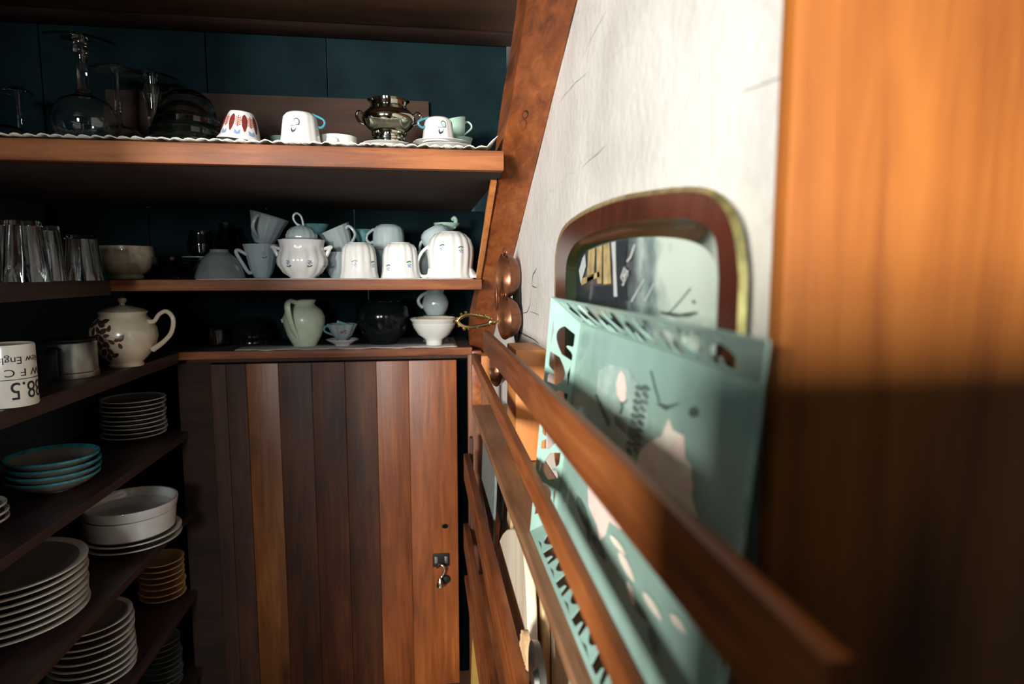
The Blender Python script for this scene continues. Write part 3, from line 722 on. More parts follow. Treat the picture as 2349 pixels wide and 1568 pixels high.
# white lipped ramekin
p = sp(775, 1.215, ZS); s = mpp(p)
t, pr = cup('ramekin', 44 * s, 33 * s, [(0, 0), (.86, 0), (.93, .04), (1, .3), (1, 1), (.95, 1), (.94, .3), (.85, .12), (0, .1)], M['white'], 'low round white ramekin with lug right of the larger leaf print cup', 'dish', n=40)
V, F = lathe_vf([(0, 0), (11 * s, 1 * s), (16 * s, 9 * s), (14 * s, 20 * s), (6 * s, 26 * s), (0, 27 * s)], 20)
o = mesh('lug', [(v[0], v[1] * .8 - 42 * s, v[2] + 2 * s) for v in V], F, M['white'], t); put(t, p, -0.15)
# silver sugar bowl with two handles
p = sp(893, 1.21, ZS + .0135); s = mpp(p)
t = empty('silver_bowl', p); tag(t, 'dark shining silver sugar bowl with two handles and ribbed foot', 'bowl')
pr = [(0, 0), (37, 0), (38, 3), (33, 5), (33, 9), (38, 11), (38, 15), (33, 17), (33, 21), (39, 23), (40, 27), (36, 29), (46, 36), (58, 48), (61, 58), (57, 68), (46, 78), (40, 86), (42, 94), (48, 98), (46, 98), (39, 93), (37, 86), (42, 78), (53, 68), (56, 57), (46, 44), (30, 36), (0, 34)]
pr = [(r * s, z * s) for r, z in pr]; lathe('bowl_body', pr, M['silver'], t, 56)
for sg in (-1, 1):
    tube('handle', spline([(sg * 55 * s, 0, 46 * s), (sg * 66 * s, 0, 52 * s), (sg * 72 * s, 0, 66 * s), (sg * 66 * s, 0, 74 * s), (sg * 56 * s, 0, 68 * s)]), [3 * s, 3.4 * s, 3 * s, 3.6 * s, 2.6 * s], M['silver'], t, 8)

# ------------------------------------------------------------------ mug shelf
ZM = Z2 + 0.0026
def smug(px, Y, w, h, label, sprigs, z=ZM, rz=0.0, handle=None, grp='fluted white mugs with blue sprigs', mat='white', prof=P_MUG, flute=14):
    p = sp(px, Y, z); s = mpp(p); R, H = w / 2 * s, h * s
    hd = None if handle is None else (handle, .78, .16, 26 * s, 4.5 * s)
    t, pr = cup('fluted_mug', R, H, prof, M[mat], label, 'mug', flute, .075, hd, None, grp)
    for th, f in sprigs: sprig(pr, th, H * f, t, 1.0, False)
    put(t, p, rz, True, H)
    return t, pr, R, H, s
smug(824, 1.61, 90, 80, 'upturned white fluted mug right of the lidded sugar bowl', ((1.72, .60), (.62, .62)))
smug(919, 1.61, 90, 80, 'upturned white fluted mug beside the large upturned jug', ((2.25, .72), (1.05, .62)))
# big jug upside down, handle left, spout lip right
p = sp(1034, 1.61, ZM); s = mpp(p); R, H = 54 * s, 104 * s
prof = [(0, 0), (.46, 0), (.50, .02, .3), (.66, .05, .6), (.86, .16, 1), (.97, .34, 1), (.98, .5, 1), (.93, .74, 1), (.90, .90, .6), (.96, 1, 0), (.92, 1), (.86, .9), (.88, .6), (.84, .3), (.6, .1), (0, .06)]
t, pr = cup('fluted_jug', R, H, prof, M['white'], 'large upturned white fluted jug, handle left and lip right', 'jug', 16, .07, None, n=80)
V, F = [], []
rf = outer_r(pr)
tube('handle', spline([(-rf(.30 * H) + .004, 0, .30 * H), (-R * 1.02 - .010, 0, .44 * H), (-R * 1.02 - .021, 0, .66 * H), (-R * .98 - .019, 0, .93 * H), (-R * .9 - .004, 0, .955 * H), (-R * .86, 0, .80 * H)]), [.0055, .005, .0048, .005, .0058, .006], M['white'], t, 12, .8)
ns = 9
for i in range(ns):
    a = (i / (ns - 1) - .5) * 1.1
    w = math.cos(a / 1.1 * PI) ** 1
    for (k, e) in ((.80, 0), (.92, .012 * w), (1.0, .026 * w)):
        r = rf(k * H) - .001 + e; V.append((r * math.cos(a), r * math.sin(a), k * H))
for i in range(ns - 1):
    for k in range(2): F.append((i * 3 + k, i * 3 + k + 1, (i + 1) * 3 + k + 1, (i + 1) * 3 + k))
o = mesh('pouring_lip', V, F, M['white'], t); md = o.modifiers.new('thick', 'SOLIDIFY'); md.thickness = .002
for th, f in ((1.98, .36), (1.18, .40)): sprig(pr, th, H * f, t)
put(t, p, 0.0, True, H)
# lidded sugar bowl
p = sp(695, 1.61, ZM); s = mpp(p); R = 58 * s
t = empty('sugar_bowl', p); tag(t, 'white fluted sugar bowl with loop topped lid and two handles', 'sugar bowl')
pr = [(0, 0), (28, 0, 0), (30, 3, .2), (44, 12, .7), (56, 30, 1), (57, 42, 1), (52, 58, .8), (48, 68, .3), (50, 80, 0), (52, 86, 0), (49.5, 86), (46, 70), (50, 56), (54, 40), (40, 14), (0, 8)]
pr = [(q[0] * s, q[1] * s) + tuple(q[2:]) for q in pr]
lathe('bowl_body', pr, M['white'], t, 84, 14, .06)
for sg in (-1, 1):
    tube('handle', spline([(sg * 53 * s, 0, 50 * s), (sg * 57 * s, 0, 58 * s), (sg * 62 * s, 0, 67 * s), (sg * 66 * s, 0, 70 * s), (sg * 64 * s, 0, 72 * s), (sg * 54 * s, 0, 68 * s), (sg * 48 * s, 0, 66 * s)]), [5 * s, 5 * s, 3.5 * s, 2.6 * s, 4 * s, 4 * s], M['white'], t, 10)
ld = lathe('lid', [(z[0] * s, z[1] * s, 1 if 20 < z[0] < 36 else 0) for z in ((40, 84), (45, 86.5), (42, 89), (35, 90), (35.5, 96), (31, 106), (22, 114), (8, 119), (0, 120), (0, 117), (20, 111), (33, 94), (40, 84))], M['bluewhite'], t, 70, 14, .05)
tube('loop_knob', spline([(5 * s, 0, 118 * s), (4 * s, 0, 128 * s), (0, 0, 140 * s), (-8 * s, 0, 146 * s), (-15 * s, 0, 142 * s), (-16 * s, 0, 133 * s), (-10 * s, 0, 123 * s), (-1 * s, 0, 118 * s)]), [3 * s, 2.5 * s, 2.6 * s, 2.8 * s, 2.5 * s, 3 * s], M['bluewhite'], ld, 10)
for th in (-1.95, -1.12, -.3, -2.8): sprig(pr, th, 33 * s, t)
# creamer cup with a tilted cup stacked on it, left of the bowl
p = sp(602, 1.67, ZM); s = mpp(p)
t, pr = cup('fluted_cup', 40 * s, 76 * s, P_TALLCUP, M['bluewhite'], 'upright fluted white cup with sprig left of the sugar bowl', 'cup', 14, .035, None, None, 'fluted cups in the second row')
tube('handle', spline([(-28 * s, -14 * s, 52 * s), (-44 * s, -22 * s, 62 * s), (-48 * s, -24 * s, 56 * s), (-36 * s, -18 * s, 30 * s), (-26 * s, -13 * s, 12 * s), (-18 * s, -9 * s, 14 * s)]), [4 * s, 4 * s, 4.4 * s, 4.2 * s, 4 * s], M['bluewhite'], t, 10)
sprig(pr, -1.15, 52 * s, t); put(t, p)
t, pr = cup('fluted_cup', 44 * s, 66 * s, P_TALLCUP, M['bluewhite'], 'fluted cup tipped sideways on top of another cup, handle facing out', 'cup', 14, .05, (-1.85, .90, .18, 18 * s, 4.5 * s), None, 'fluted cups in the second row')
put(t, sp(602, 1.68, ZM + 78 * s)); t.rotation_euler = (0.05, 0.30, 0)
p = sp(776, 1.68, ZM); s = mpp(p)
t, pr = cup('fluted_cup', 36 * s, 58 * s, P_CUP, M['bluewhite'], 'upright cup half hidden behind the mug right of the sugar bowl', 'cup', 14, .04, None, None, 'fluted cups in the second row'); sprig(pr, -1.9, 30 * s, t); put(t, p)
t, pr = cup('fluted_cup', 38 * s, 56 * s, P_TALLCUP, M['bluewhite'], 'fluted cup tipped to the left behind the first upturned mug', 'cup', 14, .05, (-0.55, .80, .12, 15 * s, 4 * s), None, 'fluted cups in the second row')
put(t, sp(790, 1.68, ZM + 60 * s)); t.rotation_euler = (0.1, -0.42, 0)
p = sp(728, 1.76, ZM); s = mpp(p)
t, pr = cup('teal_cup', 30 * s, 120 * s, [(0, 0), (.7, 0), (.7, .05), (.3, .12), (.25, .6), (.4, .78), (.85, .92), (1, 1), (.93, 1), (.6, .85), (0, .8)], M['tealcup'], 'small teal glazed footed cup seen behind the sugar bowl lid', 'cup'); put(t, p)
p = sp(892, 1.72, ZM); s = mpp(p)
t, pr = cup('grey_cup', 42 * s, 62 * s, P_CUP, M['bluewhite'], 'plain bluish cup under the rounded cup in the back row', 'cup', 14, .03, None, None, 'bluish cups in the back row'); put(t, p)
t, pr = cup('grey_cup', 40 * s, 56 * s, P_MUG, M['bluewhite'], 'rounded upturned bluish cup in the back row between two mugs', 'cup', 14, .02, (2.9, .7, .2, 15 * s, 4 * s), None, 'bluish cups in the back row'); put(t, sp(892, 1.72, ZM + 63 * s), 0, True, 56 * s)
p = sp(975, 1.70, ZM); s = mpp(p)
t, pr = cup('grey_cup', 40 * s, 60 * s, P_CUP, M['bluewhite'], 'plain bluish cup standing behind the large jug handle', 'cup', 14, .03, None, None, 'bluish cups in the back row'); put(t, p)
t, pr = cup('grey_cup', 38 * s, 56 * s, P_MUG, M['bluewhite'], 'bluish cup tipped left above the large jug handle', 'cup', 0, 0, (PI, .8, .3, 13 * s, 4 * s), None, 'bluish cups in the back row')
put(t, sp(988, 1.70, ZM + 112 * s)); t.rotation_euler = (PI, -0.5, 0)
p = sp(1026, 1.76, ZM); s = mpp(p)
t = empty('green_ladle', p); tag(t, 'green glazed cup on a tall stem showing above the large jug', 'cup')
lathe('cup_body', [(0, 0), (26 * s, 0), (24 * s, 4 * s), (7 * s, 10 * s), (6 * s, 100 * s), (14 * s, 106 * s), (28 * s, 118 * s), (30 * s, 122 * s), (27 * s, 122 * s), (10 * s, 110 * s), (0, 108 * s)], M['greencup'], t, 32)
tube('handle', spline([(16 * s, -8 * s, 112 * s), (20 * s, -14 * s, 126 * s), (17 * s, -15 * s, 133 * s), (13 * s, -10 * s, 130 * s)]), 4.5 * s, M['greencup'], t, 10)
p = sp(832, 1.75, ZM); s = mpp(p)
t, pr = cup('green_dish', 26 * s, 108 * s, [(0, 0), (.8, 0), (.8, .04), (.3, .1), (.25, .7), (.6, .86), (1, 1), (.94, 1), (.5, .88), (0, .84)], M['tealcup'], 'dark green footed dish behind the first upturned mug', 'dish'); put(t, p)
# dark dishes at the left of this shelf
p = sp(516, 1.66, ZM); s = mpp(p)
dish('grey_bowl', 506, 1.64, ZM, 54 * s, 64 * s, P_BOWL, 'greydish', 'dark grey upturned bowl left of the fluted cups', 'bowl', None, True, 0)
for k in range(5):
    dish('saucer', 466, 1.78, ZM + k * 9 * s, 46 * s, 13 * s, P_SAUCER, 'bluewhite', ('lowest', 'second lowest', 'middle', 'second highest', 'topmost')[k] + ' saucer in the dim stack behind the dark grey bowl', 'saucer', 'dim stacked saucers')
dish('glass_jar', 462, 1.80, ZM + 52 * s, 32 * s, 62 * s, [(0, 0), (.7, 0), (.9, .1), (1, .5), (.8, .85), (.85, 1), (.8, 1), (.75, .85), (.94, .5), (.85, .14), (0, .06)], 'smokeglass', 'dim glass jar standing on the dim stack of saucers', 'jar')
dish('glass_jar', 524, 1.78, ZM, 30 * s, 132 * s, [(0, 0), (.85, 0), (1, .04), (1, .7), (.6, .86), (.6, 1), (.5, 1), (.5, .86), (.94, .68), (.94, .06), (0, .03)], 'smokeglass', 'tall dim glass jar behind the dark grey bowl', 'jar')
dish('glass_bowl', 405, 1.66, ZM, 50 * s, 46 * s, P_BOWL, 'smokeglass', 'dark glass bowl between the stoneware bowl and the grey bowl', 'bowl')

# tumblers and bowl on the side shelf
ZT2 = Z2 + 0.0008
P_TUMB = [(0, 0), (.72, 0), (.74, .015), (1, 1), (.955, 1), (.71, .09), (0, .08)]
def tumbler(px, Y, w, h, label, mat='glass', flute=12):
    p = sp(px, Y, ZT2); s = mpp(p); R, H = w / 2 * s, h * s
    pr = [(q[0] * R, q[1] * H, 1 if 0 < i < 4 and .02 < q[1] < .99 else 0) for i, q in enumerate(P_TUMB)]
    pr = [(0, 0), (.72 * R, 0, .5), (.75 * R, .02 * H, 1), (.93 * R, .70 * H, 1), (.97 * R, .86 * H, 0), (R, H, 0), (.955 * R, H), (.92 * R, .86 * H), (.71 * R, .09 * H), (0, .08 * H)]
    o = lathe('tumbler', pr, M[mat], None, 72, flute, .05); tag(o, label, 'glass', 'upturned tumblers on the side shelf')
    o.location = p + Vector((0, 0, H)); o.rotation_euler = (PI, 0, .15)
    return o
tumbler(64, 1.19, 92, 138, 'tall upturned ribbed tumbler nearest the left edge with bright streaks')
tumbler(118, 1.32, 62, 124, 'tall narrow upturned tumbler behind the brightest tumbler')
tumbler(4, 1.24, 70, 140, 'upturned tumbler cut off by the left edge of the photo')
tumbler(192, 1.385, 86, 102, 'short upturned tumbler beside the stoneware bowl')
dish('stoneware_bowl', 294, 1.64, Z2 + .001, 56 * mpp(sp(294, 1.64, Z2)), 74 * mpp(sp(294, 1.64, Z2)), [(0, 0), (.56, 0), (.58, .06), (.54, .12), (.80, .26), (.98, .55), (1, .75), (.97, 1), (.93, 1), (.95, .7), (.9, .5), (.7, .3), (0, .2)], 'stone', 'beige stoneware bowl on a raised foot beside the tumblers', 'bowl')

# ------------------------------------------------------------------ counter level
ZK = Z3 + 0.0026
# celadon pitcher
p = sp(700, 2.03, ZK); s = mpp(p)
t = empty('pitcher', p); tag(t, 'pale celadon pitcher with a broad handle', 'pitcher')
pr = [(0, 0), (25, 0), (27, 3), (38, 24), (46, 52), (46, 66), (40, 80), (30, 88), (25, 92), (24, 97), (28, 104), (26, 104), (21, 97), (26, 88), (42, 64), (42, 52), (24, 10), (0, 6)]
pr = [(a * s, b * s) for a, b in pr]; lathe('pitcher_body', pr, M['celadon'], t, 48)
tube('handle', spline([(-10 * s, -36 * s, 22 * s), (-17 * s, -46 * s, 44 * s), (-22 * s, -58 * s, 72 * s), (-24 * s, -58 * s, 96 * s), (-20 * s, -46 * s, 104 * s), (-12 * s, -22 * s, 98 * s)]), [5 * s, 7.5 * s, 8 * s, 8 * s, 7.5 * s, 6 * s], M['celadon'], t, 12, .6)
V, F = lathe_vf([(0, 0), (4 * s, 1 * s), (6 * s, 8 * s), (0, 14 * s)], 12); mesh('spout', [(v[0] * 1.2 - 44 * s, v[1] - 4 * s, v[2] + 52 * s) for v in V], F, M['celadon'], t)
# rose cup and saucer
p = sp(786, 2.02, ZK); s = mpp(p)
o = saucer(786, 2.02, ZK, 36 * s, 13 * s, 'white saucer under the rose painted teacup', grp=None)
t, pr = cup('rose_cup', 35 * s, 44 * s, [(0, 0), (.40, 0), (.42, .06), (.30, .14), (.34, .22), (.62, .40, .6), (.78, .66, 1), (1, 1, 1), (.95, 1, 1), (.7, .66), (.4, .34), (0, .3)], M['bluewhite'], 'small footed teacup with rose print on a white saucer', 'cup', 8, .12, (PI * .95, .85, .42, 11 * s, 3 * s), M['tealcup'])
put(t, p + Vector((0, 0, 5 * s))); rf = outer_r(pr)
wrap_print('rose_print', [leafpoly(0, 0, .008, .007, .3), leafpoly(.012, .004, .006, .005, 0)], rf, -1.5, 27 * s, M['redline'], t, .0016)
wrap_print('leaf_print', [leafpoly(.006, .003, .007, .003, .8), leafpoly(.010, -.003, .007, .003, 2.4)], rf, -1.5, 27 * s, M['greenink'], t, .0014)
V, F = box_vf(-16 * s, 14 * s, -7 * s, 7 * s, 0, 7 * s, 2.5 * s); o = mesh('soap_bar', V, F, M['tealcup']); tag(o, 'little teal block lying in the rose teacup', 'block')
o.location = p + Vector((2 * s, 0, 46 * s)); o.rotation_euler = (0, .35, .2)
# dark vase with a thin highlight
p = sp(880, 2.03, ZK); s = mpp(p)
dish('black_vase', 880, 2.05, ZK, 62 * s, 100 * s, [(0, 0), (.5, 0), (.52, .03), (.86, .3), (1, .62), (.9, .86), (.7, .97), (.72, 1), (.66, 1), (.6, .95), (.9, .62), (.5, .1), (0, .06)], 'black', 'large round black pot between the rose teacup and the white bowl', 'pot')
# white bowl with lip
p = sp(996, 1.995, ZK); s = mpp(p)
t = empty('white_bowl', p); tag(t, 'white footed bowl with a rolled rim on the ledge', 'bowl')
pr = [(0, 0), (18, 0), (19, 10), (20, 13), (36, 24), (46, 40), (49, 48), (48, 50), (54, 59), (53, 61), (48, 52), (44, 40), (30, 24), (0, 18)]
lathe('bowl_body', [(a * s, b * s) for a, b in pr], M['white'], t, 48)
dish('soup_bowl', 1000, 2.0, ZK + 22 * s, 46 * s, 40 * s, [(0, 0), (.3, 0), (.3, .05), (.6, .3), (.85, .7), (.96, .92), (1, 1), (.96, 1), (.8, .7), (.5, .3), (0, .15)], 'cream', 'cream bowl nested inside the white footed bowl', 'bowl')
# blue grey jug behind
p = sp(1000, 2.10, ZK + .0); s = mpp(p)
dish('pot_stand', 1000, 2.10, ZK, 30 * s, 60 * s, [(0, 0), (1, 0), (.9, .1), (.8, .9), (.95, 1), (0, 1)], 'greydish', 'dark stand lifting the little blue grey jug', 'stand')
t = empty('small_jug', p + Vector((0, 0, 60.5 * s))); tag(t, 'little blue grey jug with wavy rim above the white bowl', 'jug')
lathe('jug_body', [(a * s, b * s, c) for a, b, c in ((0, 0, 0), (20, 0, 0), (27, 12, 0), (30, 26, 0), (26, 40, 0), (19, 50, .3), (21, 60, 1), (19, 60, 1), (16, 50, 0), (24, 38, 0), (26, 24, 0), (0, 4, 0))], M['tealcup'] if False else M['bluewhite'], t, 40, 4, .18)
tube('handle', spline([(-18 * s, 0, 50 * s), (-30 * s, 0, 44 * s), (-38 * s, 0, 34 * s), (-36 * s, 0, 24 * s), (-28 * s, 0, 16 * s)]), 4 * s, M['bluewhite'], t, 10)
p = sp(495, 2.02, ZK); s = mpp(p)
dish('amber_jar', 495, 2.06, ZK, 30 * s, 52 * s, [(0, 0), (.8, 0), (1, .1), (1, .75), (.7, .9), (.75, 1), (.65, 1), (.6, .9), (.93, .72), (.93, .12), (0, .06)], 'smokeglass', 'small dim glass jar in the corner left of the pitcher', 'jar')
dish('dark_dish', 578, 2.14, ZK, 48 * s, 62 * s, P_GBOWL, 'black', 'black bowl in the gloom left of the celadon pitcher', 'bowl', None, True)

# ------------------------------------------------------------------ side shelf with lettered mug, grey cup and teapot
ZA = Z3 + 0.0008
# lettered mug, upside down
p = at_z(26, 927, ZA); s = mpp(p); R, H = 53 * s, 140 * s
t = empty('lettered_mug', p + Vector((0, 0, H))); tag(t, 'upturned cream mug with black lettering at the left edge', 'mug')
pr = [(0, 0.002), (R * .9, 0.002), (R * .97, 0), (R, .004), (R, H - .002), (R * .985, H), (R * .94, H), (R * .93, .01), (0, .008)]
lathe('mug_body', pr, M['mugcream'], t, 72)
def mugtext(body, size, th, z, sx=1.0):
    V, F = text_vf(body, size, 'LEFT', sx)
    V2 = [((R + .0005) * math.cos(th + v.x / R), (R + .0005) * math.sin(th + v.x / R), z + v.y) for v in V]
    mesh('lettering', V2, F, M['ink'], t, smooth=False)
u = H / 164
th0 = -0.42
mugtext('88.5', .40 * H, th0, .60 * H, .82)
mugtext('W F C R', .17 * H, th0 + .06, .385 * H, 1.25)
mugtext('New England', .165 * H, th0 - .04, .19 * H, 1.0)
V, F = [], []
for k in range(41):
    a = th0 - .25 + 2.6 * k / 40
    V += [((R + .0004) * math.cos(a), (R + .0004) * math.sin(a), 0.545 * H), ((R + .0004) * math.cos(a), (R + .0004) * math.sin(a), 0.556 * H)]
F = [(2 * k, 2 * k + 2, 2 * k + 3, 2 * k + 1) for k in range(40)]
mesh('printed_rule', V, F, M['ink'], t)
tube('handle', spline([(-R * .3, -R * .93, H * .8), (-R * .45, -R * 1.5, H * .78), (-R * .5, -R * 1.6, H * .4), (-R * .45, -R * 1.4, H * .18), (-R * .3, -R * .93, H * .2)]), .006, M['mugcream'], t, 10)
t.rotation_euler = (PI, 0, 0)
# the mug stands on a saucer
V, F = lathe_vf(scaled(P_SAUCER, R * 1.06, .004), 48); 
# grey enamel cup upside down with handle in front
p = at_z(163, 862, ZA); s = mpp(p); R2, H2 = 55 * s, 82 * s
t, pr = cup('enamel_cup', R2, H2, [(0, 0), (.93, 0), (.97, .02), (1, .05), (1, .84), (1.03, .86), (1.03, 1), (.98, 1), (.97, .06), (0, .05)], M['steel'], 'upturned dull grey metal cup with a dark strap handle', 'cup', n=56)
put(t, p, 0, True, H2)
tube('handle', spline([(0, R2 * .97, H2 * .18), (0, R2 * 1.22, H2 * .16), (0, R2 * 1.32, H2 * .40), (0, R2 * 1.32, H2 * .85), (0, R2 * 1.25, H2 * 1.0)]), [13 * s] * 3, M['iron'], t, 12, .35, updir=(0, 1, 0))
for k, zz in ((0, .0),):
    V, F = lathe_vf([(R2 * .2, -.006), (R2 * .95, -.004), (R2 * .97, -.0005), (R2 * .2, -.0005)], 40)
    mesh('base_rim', V, F, M['iron'], t)
# teapot with brown leaves
p = at_z(290, 838, ZA); s = mpp(p) * .84
t = empty('teapot', p); tag(t, 'cream teapot with brown leaf print and looped handle', 'teapot')
pr = [(0, 0), (42, 0), (44, 5), (40, 10), (56, 26), (74, 52), (82, 80), (80, 102), (70, 122), (58, 134), (56, 140), (62, 148), (58, 148), (52, 138), (72, 104), (74, 80), (50, 26), (0, 12)]
pr = [(a * s, b * s) for a, b in pr]; lathe('teapot_body', pr, M['cream'], t, 56)
tube('handle', spline([(66 * s, -10 * s, 120 * s), (84 * s, -14 * s, 122 * s), (98 * s, -16 * s, 140 * s), (118 * s, -18 * s, 148 * s), (134 * s, -20 * s, 128 * s), (128 * s, -20 * s, 92 * s), (106 * s, -18 * s, 66 * s), (74 * s, -10 * s, 44 * s)]), [7 * s, 5.5 * s, 5.5 * s, 6 * s, 6 * s, 6 * s, 8 * s], M['cream'], t, 10)
ld = lathe('lid', [(a * s, b * s) for a, b in ((0, 146), (56, 146), (58, 149), (50, 154), (24, 162), (6, 165), (0, 165))], M['stone'], t, 40)
lathe('knob', [(a * s, b * s) for a, b in ((0, 164), (7, 165), (6, 170), (11, 176), (10, 184), (0, 187))], M['stone'], ld, 20)
tube('spout', spline([(-54 * s, 40 * s, 60 * s), (-68 * s, 58 * s, 84 * s), (-76 * s, 66 * s, 116 * s), (-88 * s, 78 * s, 140 * s)]), [17 * s, 13 * s, 10 * s, 8 * s], M['cream'], t, 12)
rf = outer_r(pr)
lv = [(-.060, .032, 30, .2), (-.045, .040, 26, .9), (-.030, .036, 34, 2.6), (-.020, .042, 26, .3), (-.050, .018, 30, 1.3), (-.036, .022, 26, 2.2), (-.022, .020, 30, .5), (-.010, .026, 22, 1.4), (-.044, .004, 34, .8), (-.028, .004, 26, 2.0), (-.016, .010, 22, .2), (-.034, -.012, 30, 1.7), (-.020, -.010, 24, .6), (-.006, -.004, 22, 2.4), (.006, .000, 20, .4), (.014, .004, 26, 1.0), (-.026, -.028, 30, .9), (-.012, -.026, 26, 2.0), (-.004, -.036, 24, .5), (-.018, -.040, 28, 1.5), (.010, -.014, 20, 1.8)]
wrap_print('brown_leaf', [leafpoly(a * 1.05, b * 1.05, L * s * .82, L * s * .48, g) for a, b, L, g in lv], rf, -1.45, 78 * s, M['brownleaf'], t, .0009)
wrap_print('brown_stem', [ribbon([(-.055, .03), (-.03, .012), (-.012, -.012), (-.010, -.036)], .0012), ribbon([(-.030, .012), (.014, .002)], .001)], rf, -1.45, 78 * s, M['brownleaf'], t, .0007)

# ------------------------------------------------------------------ plates in stacks
ORD = ['topmost', 'second', 'third', 'fourth', 'fifth', 'sixth', 'seventh', 'eighth', 'ninth', 'tenth', 'eleventh']
def stack(base, n, R, H, step, prof, mat, noun, where, cat, grp, name='plate', jitter=.0025, rims=None, Rs=None):
    proto = None
    for k in range(n):
        i = n - 1 - k
        lab = (ORD[i] + ('' if i == 0 else ' from the top') + ' ' + noun + ' in ' + where)
        if n == 1: lab = noun + ' ' + where
        if proto is None or Rs:
            o = lathe(name, scaled(prof, Rs[k] if Rs else R, H), M[mat], None, 56); 
            if proto is None: proto = o
            if rims:
                rr = Rs[k] if Rs else R
                lathe('rim', [(rr * 1.004, H * .93), (rr * 1.006, H * 1.05), (rr * .985, H * 1.07), (rr * .90, H * .93), (rr * .89, H * .90), (rr * 1.004, H * .93)], M[rims], o, 56)
        else:
            o = copy_tree(proto)
        o.location = Vector(base) + Vector((random.uniform(-1, 1) * jitter, random.uniform(-1, 1) * jitter, k * step))
        o.rotation_euler = (random.uniform(-.006, .006), random.uniform(-.006, .006), random.uniform(0, 6))
        tag(o, lab, cat, grp)
p = at_z(310, 1002, ZB + .0008); s = mpp(p)
stack(p, 9, 66 * s, 12 * s, 10 * s, P_PLATE, 'plate', 'side plate', 'the stack beside the blue rimmed bowls', 'plate', 'side plates on the blue bowl shelf', rims='litrim')
p = at_z(127, 1122, ZB + .0008); s = mpp(p)
stack(p, 4, 91 * s, 36 * s, 15 * s, P_BOWL, 'plate', 'blue rimmed bowl', 'the nested set under the grey metal cup', 'bowl', 'blue rimmed bowls', 'shallow_bowl', rims='bluerim')
p = at_z(-80, 1228, ZB + .0008); s = mpp(p)
stack(p, 3, 80 * s, 32 * s, 17 * s, P_BOWL, 'plate', 'white bowl', 'the set cut off by the left edge', 'bowl', 'bowls at the left edge', 'shallow_bowl', rims='litrim')
# deep dishes
p = at_z(304, 1246, ZCc + .0008); s = mpp(p)
stack(p, 2, 100 * s, 18 * s, 14 * s, P_PLATE, 'plate', 'broad plate', 'the pair under the deep white dishes', 'plate', 'broad plates under the deep dishes', rims='litrim')
P_DEEP = [(0, 0), (.90, 0), (.96, .10), (.985, .5), (1, .93), (.995, 1), (.95, 1), (.94, .5), (.90, .2), (0, .14)]
b2 = p + Vector((0, 0, 33 * s))
stack(b2, 1, 94 * s, 46 * s, 0, P_DEEP, 'white', 'tall straight sided white dish', 'standing on the broad plates', 'dish', 'deep white dishes', 'deep_dish')
stack(b2 + Vector((0, 0, 46.5 * s)), 1, 97 * s, 24 * s, 0, P_DEEP, 'white', 'shallower white dish', 'stacked on the tall straight sided dish', 'dish', 'deep white dishes', 'deep_dish')
# big near stack
p = at_z(20, 1432, ZCc + .0008); s = mpp(p)
stack(p, 8, 158 * s, 28 * s, 16 * s, P_PLATE, 'plate', 'dinner plate', 'the big stack at the lower left edge', 'plate', 'dinner plates in the big stack', 'dinner_plate', jitter=.002, rims='litrim')
# shelf D
p = at_z(374, 1370, ZD + .0008); s = mpp(p)
stack(p, 7, 48 * s, 12 * s, 14 * s, P_PLATE, 'plateamber', 'amber plate', 'the small stack under the deep white dishes', 'plate', 'amber plates', rims='amberrim')
p = at_z(214, 1552, ZD + .0008); s = mpp(p)
stack(p, 9, 88 * s, 20 * s, 16 * s, P_PLATE, 'plate', 'plain plate', 'the stack nearest the bottom edge', 'plate', 'plain plates near the bottom edge', rims='litrim')
p = at_z(375, 1570, ZE + .0008); s = mpp(p)
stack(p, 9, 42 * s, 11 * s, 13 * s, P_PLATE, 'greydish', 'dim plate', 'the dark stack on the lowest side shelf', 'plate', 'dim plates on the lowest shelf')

# ------------------------------------------------------------------ plate racks along the right wall
RX = 0.122
def rack_line(slope, X): return X * slope
rk = empty('plate_rack', (RX, 0.9, ZC - 0.345)); tag(rk, 'wooden plate rack with two long brown rails holding the green tray', 'rack')
def rbar(name, y0, y1, ztop, zbot, x0, x1, mat, parent, bev=.003, dz=0.0):
    o = box(name, x0, x1, y0, y1, zbot, ztop, mat, bev=bev); o.parent = parent; o.location -= parent.location
    if dz: o.rotation_euler = (dz, 0, 0)
    return o
rbar('rail', 0.165, 1.27, ZC - 0.118, ZC - 0.161, RX - 0.002, RX + 0.009, M['rail'], rk)
bar('rail', Vector((RX + .005, 1.58, ZC - .219)) - rk.location, Vector((RX + .005, .16, ZC - .270)) - rk.location, .011, .028, M['rail'], rk, .003)
rbar('rack_shelf', 0.16, 1.58, ZC - 0.338, ZC - 0.356, RX - 0.001, WX - 0.001, M['tanrail'], rk)
rbar('rack_end', 1.585, 1.605, ZC - 0.20, ZC - 0.36, RX, RX + .024, M['rail'], rk)
rk2 = empty('plate_rack', (RX, 0.9, ZC - 0.95)); tag(rk2, 'lower wooden rack with rails holding the cutting boards', 'rack')
rbar('rail', 0.55, 1.86, ZC - 0.545, ZC - 0.625, RX - 0.006, RX + 0.012, M['rail'], rk2)
rbar('rail', 0.55, 1.90, ZC - 0.78, ZC - 0.86, RX - 0.006, RX + 0.012, M['rail'], rk2)
rbar('rack_shelf', 0.55, 1.90, ZC - 0.95, ZC - 0.97, RX - .004, WX - 0.001, M['rail'], rk2)
rbar('rack_stay', 1.86, 1.89, ZC - 0.50, ZC - 0.949, RX + 0.0135, RX + 0.0235, M['darkwood'], rk2)
